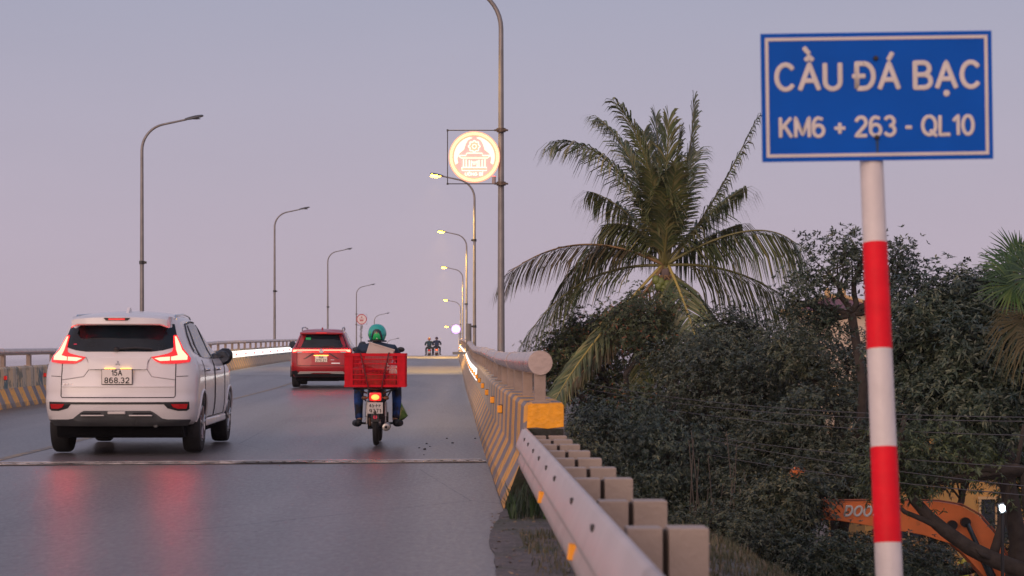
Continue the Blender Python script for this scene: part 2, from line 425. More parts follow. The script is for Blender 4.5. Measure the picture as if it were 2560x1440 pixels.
# terrain: approach embankment on the near side, dropping to low ground
def XE(y): return 1.85-.10*(y-10.5) if y > 4 else 2.5
def terr(x, y):
    p = deck(y)-.035
    d = max(x-XE(y), -9.6-x, y-13.6 if x > .86 else (y-20.4), 0)
    nz = mnoise.noise(Vector((x*.7, y*.7, 3)))*.10+mnoise.noise(Vector((x*2.3, y*2.3, 7)))*.035
    if x > .6 or x < -9: p += nz*(.45 if d == 0 else 1)-max(0, x-1.2)*.10*(d == 0)
    if d == 0: return p
    dd = d*.75*min(1, d/.9) if d < .9 else .675*.9+(d-.9)*.85 - .0
    return max(p-dd-(max(0, x-1.2)*.10 if d < 1 else 0), .45+nz)
def terrain_grid(name, x0, x1, nx, y0, y1, ny, m):
    vs = []; fs = []
    for j in range(ny+1):
        for i in range(nx+1):
            x = x0+(x1-x0)*i/nx; y = y0+(y1-y0)*j/ny; vs.append((x, y, terr(x, y)))
    for j in range(ny):
        for i in range(nx): k = j*(nx+1)+i; fs.append((k, k+1, k+nx+2, k+nx+1))
    mb = MB(); mb.add(vs, fs); return mb.build(name, m, smooth=True)
def ground_material(name, scale=1.0, cols=None):
    m = bpy.data.materials.new(name); m.use_nodes = True; t = m.node_tree; b = t.nodes['Principled BSDF']
    v = t.nodes.new('ShaderNodeTexCoord').outputs['Object']
    cols = cols or ((.085, .078, .080), (.155, .138, .135), (.055, .068, .040))
    c = mix_node(t, noise_node(t, v, 14*scale, 8, .35, .65), cols[0], cols[1])
    c = mix_node(t, noise_node(t, v, 1.6*scale, 5, .48, .62), c, cols[2])
    c = mix_node(t, noise_node(t, v, 90*scale, 2, .62, .7), c, (.26, .24, .22))
    t.links.new(c, b.inputs['Base Color']); b.inputs['Roughness'].default_value = .85
    bp = t.nodes.new('ShaderNodeBump'); bp.inputs['Strength'].default_value = .7; bp.inputs['Distance'].default_value = .03
    n2 = t.nodes.new('ShaderNodeTexNoise'); n2.inputs['Scale'].default_value = 30*scale; n2.inputs['Detail'].default_value = 6; t.links.new(v, n2.inputs[0])
    t.links.new(n2.outputs[0], bp.inputs['Height']); t.links.new(bp.outputs[0], b.inputs['Normal'])
    return m
M_EARTH = ground_material('earth_verge')
o = terrain_grid('embankment', -26, 22, 150, -14, 34, 150, M_EARTH); props(o, 'earth embankment carrying the road up to the bridge', 'embankment', kind='structure')
mb = MB(); mb.add([(-14, -300, .42), (6000, -300, .42), (6000, 7000, .42), (-14, 7000, .42)], [(0, 1, 2, 3)])
o = mb.build('ground', ground_material('low_ground', .3)); props(o, 'low ground under the trees', 'ground', kind='structure')
m_w = mat('river_water', (.06, .07, .08), .12, bump=.25, bscale=1.2)
mb = MB(); mb.add([(-7000, -300, .3), (-14, -300, .3), (-14, 7000, .3), (-7000, 7000, .3)], [(0, 1, 2, 3)])
o = mb.build('river', m_w); props(o, 'calm river left of the bridge', 'river', kind='structure')
# verge strip beside the asphalt
rv = random.Random(3)
jag = {}
def vx(y):
    return .23+.025*mnoise.noise(Vector((y*1.3, 0, 0)))+.015*mnoise.noise(Vector((y*5, 2, 0)))+max(0, (y-12.6))*.075
sheet('verge', vx, .95, -8, 14.72, .12, .006, M_EARTH, 6, label='dusty gravel verge beside the asphalt', cat='verge')

def blades(name, n, xf, h0, h1, m, label, cat, wdt=.004, lie=0.0, zf=None, seed=1):
    r = np.random.default_rng(seed); V = []; Q = []
    for i in range(n):
        x, y = xf(r); z = (zf or terr)(x, y)
        h = r.uniform(h0, h1); a = r.uniform(0, 2*PI); le = r.uniform(.1, .7)*h if not lie else h
        d = np.array([math.cos(a), math.sin(a), 0]); s = np.array([-d[1], d[0], 0])*wdt*r.uniform(.6, 1.5)
        b0 = np.array([x, y, z]); up = np.array([0, 0, h*(1 if not lie else r.uniform(.05, .35))])
        mid = b0+up*.6+d*le*.3; tip = b0+up+d*le
        k = len(V); V += [b0-s, b0+s, mid+s*.8, mid-s*.8, tip+s*.1, tip-s*.1]; Q += [(k, k+1, k+2, k+3), (k+3, k+2, k+4, k+5)]
    o = np_mesh(name, V, Q, m); props(o, label, cat, kind='stuff'); return o
def leaf_material(name, c1, c2, c3, rough=.42, tr=.12, rare=None):
    m = bpy.data.materials.new(name); m.use_nodes = True; t = m.node_tree; b = t.nodes['Principled BSDF']
    g = t.nodes.new('ShaderNodeNewGeometry'); r = t.nodes.new('ShaderNodeValToRGB'); t.links.new(g.outputs['Random Per Island'], r.inputs[0])
    e = r.color_ramp.elements; e[0].color = (*c1, 1); e[1].color = (*c3, 1); e[1].position = .93; x = e.new(.5); x.color = (*c2, 1)
    if rare: x = e.new(.97); x.color = (*rare, 1)
    vv = t.nodes.new('ShaderNodeTexCoord').outputs['Object']
    big = noise_node(t, vv, .9, 4, .36, .64); mul = mix_node(t, big, (.55, .60, .66), (1.55, 1.45, 1.25)); col = mix_node(t, 1.0, r.outputs[0], mul, 'MULTIPLY')
    t.links.new(col, b.inputs['Base Color']); b.inputs['Roughness'].default_value = rough
    b.inputs['Specular IOR Level'].default_value = .5
    tl = t.nodes.new('ShaderNodeBsdfTranslucent'); t.links.new(col, tl.inputs[0])
    ms = t.nodes.new('ShaderNodeMixShader'); ms.inputs[0].default_value = tr
    t.links.new(b.outputs[0], ms.inputs[1]); t.links.new(tl.outputs[0], ms.inputs[2]); t.links.new(ms.outputs[0], t.nodes['Material Output'].inputs[0])
    return m
M_GRASS = leaf_material('verge_grass', (.035, .055, .022), (.085, .085, .045), (.16, .13, .09), .6)
M_WEED = leaf_material('weed_leaf', (.012, .025, .012), (.02, .045, .018), (.05, .10, .03), .6)
M_DRY = leaf_material('dry_litter', (.20, .12, .06), (.30, .22, .14), (.10, .055, .03), .7)
def clump_xy(r):
    while True:
        x = r.uniform(.42, 2.6); y = r.uniform(8.2, 14.6)
        if x > .86 and y > 14.3: continue
        if mnoise.noise(Vector((x*1.7, y*1.1, 9))) + r.uniform(-.25, .25) > (.08 if x < 1.0 else -.15): return x, y
def gz(x, y): return terr(x, y)+(.04 if x < .95 else 0)
blades('grass', 15000, clump_xy, .012, .05, M_GRASS, 'short green and dry grass on the verge under the guard rail', 'grass', .0022, zf=gz, seed=2)
blades('weeds', 420, lambda r: (r.uniform(.40, .98), r.uniform(13.7, 14.62)), .05, .24, M_WEED, 'dark weeds growing under the striped barrier end', 'weeds', .006, zf=gz, seed=5)
blades('leaf_litter', 1500, lambda r: (r.uniform(.24, 2.3), r.uniform(8.5, 14.5)), .012, .035, M_DRY, 'dry leaf litter scattered on the verge', 'leaf litter', .009, lie=1, zf=gz, seed=3)
# ================================================================== BRIDGE
mb = MB(); ys = yrange(15.0, 400, 3); vs = []; fs = []
for y in ys:
    d = deck(y)-.02
    vs += [(-9.3, y, d), (.99, y, d), (.99, y, d-.32), (.2, y, d-.45), (-.4, y, d-1.5), (-7.9, y, d-1.5), (-8.5, y, d-.45), (-9.3, y, d-.32)]
for j in range(len(ys)-1):
    for k in range(8): k2 = (k+1) % 8; fs.append((j*8+k, j*8+k2, j*8+8+k2, j*8+8+k))
fs.append(tuple(range(8))); fs.append(tuple((len(ys)-1)*8+k for k in range(8))[::-1])
M_CONC = mat('weathered_concrete', (.22, .205, .19), .8, var=.3, vscale=1.5, bump=.4, bscale=25)
mb.add(vs, fs); o = mb.build('bridge_deck', M_CONC); props(o, 'grey concrete bridge deck under the road', 'bridge deck', kind='structure')
for i, y in enumerate((15.8, 50, 85, 120, 155, 190, 225, 260)):
    mb = MB(); d = deck(y)-1.5
    mb.box((-4.15, y, d-.45), (8.6, 1.3, .9), bev=.05)
    for x in (-7.2, -1.1): mb.cyl((x, y, -1), (x, y, d-.9), .55, 20)
    o = mb.build('bridge_pier', M_CONC, auto=30); props(o, 'concrete pier under the bridge deck, %s' % ['nearest','second','third','fourth','fifth','sixth','seventh','farthest'][i], 'pier', 'piers under the bridge deck')

def barrier_mat(name, k, upper, period=.86, teal=False):
    m = bpy.data.materials.new(name); m.use_nodes = True; t = m.node_tree; b = t.nodes['Principled BSDF']
    uv = t.nodes.new('ShaderNodeUVMap'); uv.uv_map = 'UVMap'; sp = t.nodes.new('ShaderNodeSeparateXYZ'); t.links.new(uv.outputs[0], sp.inputs[0])
    v = t.nodes.new('ShaderNodeTexCoord').outputs['Object']
    U, V = sp.outputs[0], sp.outputs[1]
    below = math_node(t, 'MAXIMUM', math_node(t, 'SUBTRACT', .37, V), 0.0)
    wob = noise_node(t, v, 2.2, 2, 0, 1)
    up = math_node(t, 'ADD', math_node(t, 'MULTIPLY_ADD', below, -k, U), math_node(t, 'MULTIPLY', wob, .12))
    fr = math_node(t, 'FRACT', math_node(t, 'DIVIDE', up, period))
    st = math_node(t, 'LESS_THAN', fr, .54)
    chips = noise_node(t, v, 9, 8, .36, .46, .7)
    st = math_node(t, 'MULTIPLY', st, chips)
    grey = mix_node(t, noise_node(t, v, 5, 6, .3, .7), (.17, .16, .18), (.27, .25, .26))
    yel = mix_node(t, noise_node(t, v, 3, 6, .3, .75), (.80, .38, .05), (.62, .36, .12))
    c = mix_node(t, st, grey, yel)
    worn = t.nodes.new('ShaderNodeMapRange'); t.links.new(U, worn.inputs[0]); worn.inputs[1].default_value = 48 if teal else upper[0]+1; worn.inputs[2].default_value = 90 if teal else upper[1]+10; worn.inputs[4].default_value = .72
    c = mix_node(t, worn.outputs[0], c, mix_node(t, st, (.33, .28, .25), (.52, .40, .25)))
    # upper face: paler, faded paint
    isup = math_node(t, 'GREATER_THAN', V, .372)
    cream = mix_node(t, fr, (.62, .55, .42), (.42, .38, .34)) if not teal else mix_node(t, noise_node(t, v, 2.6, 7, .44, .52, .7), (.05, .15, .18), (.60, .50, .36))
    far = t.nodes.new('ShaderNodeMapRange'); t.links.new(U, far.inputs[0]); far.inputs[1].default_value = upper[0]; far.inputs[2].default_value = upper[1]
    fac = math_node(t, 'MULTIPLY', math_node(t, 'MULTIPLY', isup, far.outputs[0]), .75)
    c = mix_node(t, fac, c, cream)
    # casting joints and grime at the foot
    jt = math_node(t, 'LESS_THAN', math_node(t, 'FRACT', math_node(t, 'DIVIDE', U, 5.9)), .006)
    c = mix_node(t, jt, c, (.03, .028, .026))
    gr = math_node(t, 'MULTIPLY', math_node(t, 'LESS_THAN', V, .09), noise_node(t, v, 3, 6, .35, .6)); gr = math_node(t, 'MULTIPLY', gr, .6)
    c = mix_node(t, gr, c, (.09, .08, .075))
    strk = noise_node(t, v, 5, 6, .55, .72, .6, (1, 1, .12)); c = mix_node(t, math_node(t, 'MULTIPLY', strk, .5), c, (.10, .09, .085))
    t.links.new(c, b.inputs['Base Color']); b.inputs['Roughness'].default_value = .7
    bp = t.nodes.new('ShaderNodeBump'); bp.inputs['Strength'].default_value = .4; bp.inputs['Distance'].default_value = .01
    n2 = t.nodes.new('ShaderNodeTexNoise'); n2.inputs['Scale'].default_value = 22; n2.inputs['Detail'].default_value = 6; t.links.new(v, n2.inputs[0])
    t.links.new(n2.outputs[0], bp.inputs['Height']); t.links.new(bp.outputs[0], b.inputs['Normal'])
    return m

def barrier_body(name, foot, sgn, y0, y1, m, parent):
    prof = [(0, 0), (.014, .05), (.134, .37), (.150, .755), (.172, .785), (.43, .785), (.445, .76), (.45, -.1)]
    ys = yrange(y0, y1, 1.2); me = bpy.data.meshes.new(name); V = []; Fc = []; UV = []
    n = len(prof)
    off = ORG[parent]
    for y in ys:
        wv = .006*mnoise.noise(Vector((y*.35, foot, 0)))
        for (x, h) in prof: V.append((foot+sgn*(x+wv)-off.x, y-off.y, deck(y)+h+wv-off.z))
    for j in range(len(ys)-1):
        for k in range(n-1):
            Fc.append((j*n+k, j*n+k+1, j*n+n+k+1, j*n+n+k)); UV.append([(ys[j], prof[k][1]), (ys[j], prof[k+1][1]), (ys[j+1], prof[k+1][1]), (ys[j+1], prof[k][1])])
    Fc.append(tuple(range(n))); UV.append([(y0, p[1]) for p in prof])
    Fc.append(tuple((len(ys)-1)*n+k for k in range(n))); UV.append([(y1, p[1]) for p in prof])
    me.from_pydata(V, [], Fc); uvl = me.uv_layers.new(name='UVMap')
    i = 0
    for u in UV:
        for q in u: uvl.data[i].uv = q; i += 1
    me.materials.append(m); me.update(); o = bpy.data.objects.new(name, me); COL.objects.link(o); o.parent = parent; ORG[o] = off
    bm = bmesh.new(); bm.from_mesh(me); bmesh.ops.recalc_face_normals(bm, faces=bm.faces); bm.to_mesh(me); bm.free()
    return o
M_YPAINT = mat('yellow_end_paint', (.92, .38, .012), .55, var=.2, vscale=14, bump=.5, dirt=((.20, .10, .03), 16, .66))
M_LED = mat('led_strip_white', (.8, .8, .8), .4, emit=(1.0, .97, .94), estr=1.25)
M_OR = mat('orange_reflector', (.75, .27, .02), .35, emit=(.9, .35, .02), estr=.18)
M_RD = mat('red_reflector', (.7, .02, .015), .35, emit=(.9, .03, .02), estr=.25)
M_BLK = mat('black_plastic', (.012, .013, .016), .45)

def barrier(foot, sgn, y0, y1, m, label, led, refl, rm, lab2):
    t = thing('concrete_barrier', (foot, y0, deck(y0)), label, 'barrier', 'concrete barriers along the bridge')
    body = barrier_body('wall', foot, sgn, y0, y1, m, t)
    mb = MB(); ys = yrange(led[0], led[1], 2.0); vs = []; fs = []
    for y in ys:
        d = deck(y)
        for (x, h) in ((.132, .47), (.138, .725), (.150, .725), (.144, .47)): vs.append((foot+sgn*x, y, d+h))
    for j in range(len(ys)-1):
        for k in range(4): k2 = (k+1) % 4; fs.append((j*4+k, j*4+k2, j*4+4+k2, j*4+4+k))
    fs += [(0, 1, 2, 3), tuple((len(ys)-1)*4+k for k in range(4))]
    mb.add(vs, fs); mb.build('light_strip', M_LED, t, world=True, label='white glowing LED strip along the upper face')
    y = refl[0]
    while y < refl[1]:
        mb = MB(); x = foot+sgn*.115
        mb.box((x, y, deck(y)+.585), (.05, .07, .075), bev=.008)
        o = mb.build('reflector', rm, t, world=True)
        mb = MB(); mb.box((x+sgn*.02, y+.052, deck(y)+.585), (.06, .03, .09)); mb.build('reflector_backing', M_BLK, o, world=True)
        y += refl[2]
    return t
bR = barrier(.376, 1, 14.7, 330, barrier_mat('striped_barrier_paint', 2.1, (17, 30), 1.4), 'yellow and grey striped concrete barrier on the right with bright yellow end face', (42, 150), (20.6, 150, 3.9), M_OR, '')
mb = MB(); mb.prism([(.55, deck(14.7)+.60), (.558, deck(14.7)+.767), (.585, deck(14.7)+.78), (.80, deck(14.7)+.782), (.818, deck(14.7)+.77), (.82, deck(14.7)+.61), (.70, deck(14.7)+.595), (.62, deck(14.7)+.605)], 'y', 14.688, 14.697)
mb.build('end_paint', M_YPAINT, bR, world=True, label='bright yellow painted end face')
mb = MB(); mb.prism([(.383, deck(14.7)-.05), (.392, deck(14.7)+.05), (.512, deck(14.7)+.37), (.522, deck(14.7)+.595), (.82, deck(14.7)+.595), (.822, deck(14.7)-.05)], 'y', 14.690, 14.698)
mb.build('end_face', mat('dark_end_concrete', (.035, .036, .030), .85, var=.4, vscale=9, bump=.8, dirt=((.02, .03, .012), 6, .5)), bR, world=True, label='dark lower end face')  # lower end face given a dark mottled colour
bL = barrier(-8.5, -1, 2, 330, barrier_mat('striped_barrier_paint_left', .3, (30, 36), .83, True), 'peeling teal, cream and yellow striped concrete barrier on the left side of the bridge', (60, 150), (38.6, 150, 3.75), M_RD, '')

# ---- railings
M_RAIL = mat('rail_paint', (.46, .37, .33), .27, metal=.25, var=.18, vscale=5, bump=.12, bscale=30, dirt=((.16, .12, .10), 4, .62))
M_RPOST = mat('rail_post_paint', (.33, .25, .205), .6, var=.2, vscale=6, bump=.3)
def railing(x, y0, y1, r, label, side):
    t = thing('bridge_railing', (x, y0, deck(y0)), label, 'railing', 'tube railings on top of the bridge barriers')
    mb = MB(); y = y0
    while y < y1:
        e = min(y+6.0, y1); ys = yrange(y, e, 1.5)
        path = [(x, q, deck(q)+1.08) for q in ys]
        mb.tube(path, r, 28)
        if e < y1: mb.tube([(x, e-.035, deck(e)+1.08), (x, e+.035, deck(e)+1.08)], r+.006, 28)
        y = e
    mb.build('top_rail', M_RAIL, t, world=True, auto=50)
    y = y0+.10; n = 0
    while y < y1 and n < 96:
        mb = MB(); d = deck(y)
        mb.box((x, y, d+.785+(1.03-.785)/2+.0), (.084, .15, 1.03-.785), bev=.006)
        mb.box((x, y, d+.793), (.15, .22, .014))
        mb.build('rail_post', M_RPOST, t, world=True); y += 2.4 if n < 60 else 3.6; n += 1
    return t
railing(.65, 14.72, 200, .09, 'thick pinkish tube railing on the right barrier ending above the yellow end face', 1)
railing(-8.78, 3, 200, .068, 'brown tube railing on the left barrier behind the white car', -1)

# ---- guard rail in the foreground
g = thing('guard_rail', (.5, 3.0, deck(3)), 'grey steel crash rail with stepped square posts and orange reflectors in the foreground', 'guard rail')
M_GALV = mat('galvanised_beam', (.58, .49, .45), .42, metal=.3, var=.12, vscale=3, bump=.10, bscale=14, dirt=((.30, .24, .21), 2.2, .62))
W = [(.0, .155), (-.010, .154), (-.018, .146), (-.047, .035), (-.050, .018), (-.044, .006), (-.028, -.004), (-.022, -.016), (-.024, -.03), (-.036, -.075), (-.038, -.10), (-.030, -.138), (-.016, -.152), (0, -.155)]
mb = MB(); ys = yrange(2.4, 14.62, .5)+[14.75, 14.9]; vs = []; fs = []; n = len(W)
for y in ys:
    for (x, z) in W: vs.append((.486+.0062*(y-4.5)+x*1.45, y, deck(y)+.44+z))
for j in range(len(ys)-1):
    for k in range(n-1): fs.append((j*n+k, j*n+k+1, j*n+n+k+1, j*n+n+k))
mb.add(vs, fs); o = mb.build('beam', M_GALV, g, world=True, smooth=True)
md = o.modifiers.new('thick', 'SOLIDIFY'); md.thickness = .004; md.offset = 1
M_GPOST = mat('guard_post_paint', (.36, .29, .24), .6, var=.12, vscale=5, bump=.2)
M_SLOT = mat('slot_shadow', (.05, .04, .035), .8)  # dark colour standing for the shade in post gaps and beam slots
for y in (4.5, 6.45, 7.7, 9.16, 10.1, 11.07, 12.0, 12.95, 13.75, 14.45):
    d = deck(y); mb = MB(); mb.box((.765, y+.07, d-.2), (.13, .14, 1.5), bev=.005); po = mb.build('post', M_GPOST, g, world=True)
    mb = MB(); mb.box((.6225, y+.06, d+.37), (.115, .12, .36), bev=.005); mb.build('spacer', M_GPOST, g, world=True)
    mb = MB(); mb.box((.69, y+.08, d+.36), (.022, .06, .36)); mb.build('gap_shade', M_SLOT, g, world=True)  # dark filler added so the gap between post and spacer looks shaded
for i, y in enumerate((6.45, 7.7, 9.16, 10.1, 11.07, 12.0, 12.95, 13.75)):
    mb = MB(); d = deck(y)
    for dz in (.110,):
        for dy in (-.022, .022):
            mb.lathe((.486+.0062*(y-4.5)-.042, y+dy, d+.44+dz), [(0.0, -.008), (.014, -.008), (.016, 0), (.016, .012)], 'x', 12, 1.5, .8)
    mb.build('bolt', M_SLOT, g, world=True)
for y in (7.45, 10.45):
    mb = MB(); d = deck(y)
    mb.box((.486+.0062*(y-4.5)-.052, y, d+.378), (.042, .055, .060), Matrix.Rotation(.12, 3, 'Y'), bev=.004)
    o = mb.build('reflector', M_OR, g, world=True)

# ================================================================== ROAD SIGN
M_BLUE = mat('sign_blue', (.001, .095, .50), .6, var=.10, vscale=4, spec=.15)
M_SWHITE = mat('sign_white', (.66, .60, .56), .5, var=.08, vscale=5)
M_BACK = mat('sign_back', (.35, .35, .36), .4, metal=.6)
SY = 6.86
c0 = P(2192, 241, SY); sgn = thing('road_sign', (1.53, 6.62, deck(6.6)-.2), 'blue bridge name sign with white lettering on a red and white banded pole', 'road sign')
ROT = Matrix.Rotation(-math.radians(.85), 4, 'Y')
def frame_empty():  # the board is built flat and tilted slightly
    return None
def tilt_obj(o): o.matrix_local = Matrix.Translation(c0-ORG[sgn]) @ ROT @ o.matrix_local
k = SY/F; Wd, Ht = 578*k, 321*k
mb = MB(); mb.box((0, 0, 0), (Wd, .004, Ht), bev=.0015); board = mb.build('sign_board', M_BLUE, sgn); tilt_obj(board)
mb = MB()
i0, i1 = 11*k, 19*k
for (cx, cz, sx, sz) in ((0, Ht/2-(i0+i1)/2, Wd-2*i0, i1-i0), (0, -Ht/2+(i0+i1)/2, Wd-2*i0, i1-i0), (-Wd/2+(i0+i1)/2, 0, i1-i0, Ht-2*i1), (Wd/2-(i0+i1)/2, 0, i1-i0, Ht-2*i1)):
    mb.box((cx, -.0032, cz), (sx, .002, sz))
mb.build('border_line', M_SWHITE, board)
text_line('lettering', 'CẦU ĐÁ BẠC', 62*k, (1942-2192)*k, (2448-2192)*k, (241-221)*k, M_SWHITE, board, -.0034, 0, 'white words CẦU ĐÁ BẠC', wgt=.102, gap=.25, ext=.0003)
text_line('lettering', 'KM6 + 263 - QL10', 46*k, (1950-2192)*k, (2431-2192)*k, (241-339)*k, M_SWHITE, board, -.0034, 0, 'white words KM6 + 263 - QL10', wgt=.105, gap=.23, ext=.0003)
for zz in (95, -103):
    mb = MB(); mb.lathe((-2*k, -.006, zz*k), [(0, -.006), (5*k, -.005), (6.5*k, 0), (6.5*k, .006)], 'y', 12); mb.build('bolt', mat('rusty_bolt', (.05, .04, .035), .6, metal=.5), board)
mb = MB(); mb.prism([(-5*k, -110*k), (3*k, -110*k), (1.5*k, -146*k), (-2.5*k, -150*k)], 'y', -.0029, -.0024); mb.build('rust_streak', mat('rust_stain', (.01, .05, .14), .6), board)
rows = [(395, 608, 0), (608, 873, 1), (873, 1118, 0), (1118, 1357, 1), (1357, 1560, 0)]
M_PR = mat('pole_red', (.80, .004, .018), .55, spec=.25, var=.12, vscale=12, bump=.15); M_PW = mat('pole_white', (.68, .62, .60), .45, var=.08, vscale=9, bump=.15)
def polept(py):
    t = (py-410)/1030; px = 2179+t*44; Y = SY+.045-.22*t; return P(px, py, Y)
pm = MB()
pr_ = lambda q: (29+(q-410)/1030*4.0)*k
qs = (110, 395, 500, 608, 740, 873, 1000, 1118, 1240, 1357, 1500, 1640)
pm.tube([polept(q) for q in qs][::-1], [pr_(q) for q in qs][::-1], 32); pm.build('pole', M_PW, sgn, world=True, auto=40)
for q3 in ((608, 740, 873), (1118, 1240, 1357)):
    m_ = MB(); m_.tube([polept(q) for q in q3][::-1], [pr_(q)+.0007 for q in q3][::-1], 32); m_.build('red_band', M_PR, sgn, world=True, auto=40)

# ================================================================== STREET LAMPS
M_GREY = mat('lamp_pole_paint', (.24, .225, .22), .45, metal=.4, var=.25, vscale=2.5, bump=.1, dirt=((.30, .17, .11), 2.2, .60))
M_HEAD = mat('lamp_head_paint', (.10, .105, .11), .4, metal=.5)
M_LENS = mat('unlit_lens', (.10, .10, .11), .15)
M_LIT = mat('lit_lens', (1, .9, .5), .3, emit=(1.0, .45, .014), estr=45.0)
def lamp_post(x, y, side, lit, label, clamps=(), power=9000, tall=0.0):
    d = deck(y); t = thing('street_lamp', (x, y, d-.3), label, 'street lamp', 'curved-arm street lamps along the bridge')
    s = side; mb = MB()
    H0 = 6.9+.3+tall
    path = [(0, 0, 0), (0, 0, 3.2), (0, 0, H0)]; rad = [.075, .062, .045]
    R = .78; n = 9
    a_end = math.radians(78)
    for i in range(1, n+1):
        a = a_end*i/n; path.append((s*R*(1-math.cos(a)), 0, H0+R*math.sin(a))); rad.append(.045-.012*i/n)
    ex, ez = path[-1][0], path[-1][2]; ux, uz = s*math.cos(math.radians(12)), math.sin(math.radians(12))
    path.append((ex+ux*.72, 0, ez+uz*.72)); rad.append(.028)
    mb.tube(path, rad, 14); mb.build('pole', M_GREY, t, auto=40)
    mb = MB(); mb.cyl((0, 0, -.02), (0, 0, .04), .17, 20); mb.cyl((0, 0, .04), (0, 0, .34), .082, 14); mb.box((0, 0, -.25), (.3, .34, .46), bev=.02); mb.build('base_plate', M_GREY, t)
    hx, hz = ex+ux*.68, ez+uz*.68
    R3 = Matrix.Rotation(-s*math.radians(12), 3, 'Y')
    c = Vector((hx+ux*.24, 0, hz+uz*.24+.01)); mb = MB(); pts = []
    prof = [(-.26, .045, .03), (-.12, .10, .045), (.08, .12, .05), (.24, .10, .035), (.29, .05, .02)]
    vs = []; fs = []
    for (a, wv, hh) in prof:
        for (q, r_) in ((-1, -.6), (-.9, .4), (-.4, 1), (.4, 1), (.9, .4), (1, -.6)): vs.append(c+R3 @ Vector((s*a, q*wv, r_*hh)))
    for j in range(4):
        for k2 in range(6): k3 = (k2+1) % 6; fs.append((j*6+k2, j*6+k3, j*6+6+k3, j*6+6+k2))
    fs += [tuple(range(6)), tuple(24+q for q in range(6))]
    mb.add(vs, fs); hd = mb.build('lamp_head', M_HEAD, t, auto=50)
    mb = MB(); mb.ball(c+R3 @ Vector((s*.05, 0, -.045)), (.22, .12, .08) if lit else (.15, .075, .02), 14, 8)
    mb.build('lens', M_LIT if lit else M_LENS, hd, smooth=True, label='glowing yellow lens' if lit else None)
    for z in clamps:
        mb = MB(); mb.cyl((0, 0, z+.26), (0, 0, z+.36), .082, 12); mb.box((s*.09, -.03, z+.31), (.10, .06, .07)); mb.build('clamp', M_BLK, t)
    if lit:
        ld = bpy.data.lights.new('lamp_light', 'SPOT'); ld.energy = power; ld.color = (1, .58, .11); ld.spot_size = math.radians(112); ld.spot_blend = .6; ld.shadow_soft_size = .2
        lo = bpy.data.objects.new('lamp_light', ld); COL.objects.link(lo); lo.parent = t; lo.location = c+Vector((s*.05, 0, -.14))
        lo.rotation_euler = (0, 0, 0)
    return t
RY = [37.3+43.9*i for i in range(6)]; LY = [58.7+43.9*i for i in range(6)]
rl = ['nearest tall lamp post carrying the lit round emblem sign', 'lit lamp whose arm passes behind the lit round emblem sign',
      'lit lamp third on the right, next one beyond the lamp at the emblem sign', 'lit lamp fourth on the right, between the two lit lamps either side of it', 'lit lamp beyond the crest whose pole carries the violet white sign', 'farthest lit lamp, glowing just left of the violet white sign']
for i, y in enumerate(RY): lamp_post(.915, y, -1, True, rl[i], (1.7, 5.2) if i == 1 else (3.3,) if i == 2 else (), (1000, 7000, 17000, 17000, 6000, 6000)[i], .22 if i == 0 else 0)
ll = ['unlit lamp rising behind the white car, nearest and tallest on the left', 'unlit lamp between the white car and the red car, second on the left', 'unlit lamp rising behind the red car roof, third on the left',
      'unlit lamp with a white round sign, left of the helmeted rider', 'unlit lamp whose curved arm shows above the teal helmet', 'farthest unlit lamp on the left, only its arm tip showing beside the rider shoulder']
for i, y in enumerate(LY): lamp_post(-9.1, y, 1, False, ll[i], (3.6,) if i in (0, 1, 2) else ())

# ================================================================== ROUND SIGNS ON THE POLES
M_FRAME = mat('thin_sign_frame', (.06, .06, .065), .5, metal=.5)
E_ = lambda n, c, s: mat(n, (.5, .5, .5), .5, emit=c, estr=s)
M_FIELD = E_('lit_sign_field', (1, .33, .26), .72); M_CRE = E_('lit_sign_glow', (1, .97, .60), 1.2); M_STR = E_('lit_tube_cream', (1, .88, .62), 1.3)
M_RIM = E_('lit_rim_orange', (1, .33, .13), .95); M_DOT = E_('lit_dots_yellow', (1, .78, .28), 1.5); M_LINE = E_('lit_line_orange', (1, .50, .10), .8)
def arc(cx, cz, r, a0, a1, n): return [(cx+r*math.cos(math.radians(a0+(a1-a0)*i/n)), cz+r*math.sin(math.radians(a0+(a1-a0)*i/n))) for i in range(n+1)]
def sign_frame(t, xp, side, R, cz, m):
    # thin rod square around the disc, fixed to the pole by clamps; t origin is the disc centre
    xo = side*(R+.02); mb = MB(); r = .009
    for z in (R+.02, -R-.02): mb.cyl((xo, .03, z), (xp, .03, z), r, 8)
    mb.cyl((xo, .03, -R-.02), (xo, .03, R+.02), r, 8)
    for z in (R+.02, -R-.02): mb.box((xo, .03, z), (.035, .03, .035))
    mb.build('frame', m, t)
    for z in (R+.02, -R-.02):
        mb = MB(); mb.cyl((xp, 0, z-.035), (xp, 0, z+.035), .085, 16); mb.box((xp, .02, z), (.26, .05, .03)); mb.box((xp, -.06, z), (.2, .03, .03)); mb.build('clamp', mat('clamp_steel', (.12, .09, .07), .5, metal=.6), t)
def disc(mb, r, y0, y1, seg=64, cx=0, cz=0): mb.prism([(cx+r*math.cos(2*PI*i/seg), cz+r*math.sin(2*PI*i/seg)) for i in range(seg)], 'y', y0, y1)
def ring(mb, ro, ri, y0, y1, seg=72):
    vs = []; fs = []
    for i in range(seg):
        a = 2*PI*i/seg
        for (r, y) in ((ro, y0), (ro, y1), (ri, y1), (ri, y0)): vs.append((r*math.cos(a), y, r*math.sin(a)))
    for i in range(seg):
        j = (i+1) % seg
        for q in range(4): q2 = (q+1) % 4; fs.append((i*4+q, i*4+q2, j*4+q2, j*4+q))
    mb.add(vs, fs)
R = .478; y = RY[0]-.10; cx, cz = .415, deck(37.3)+4.72
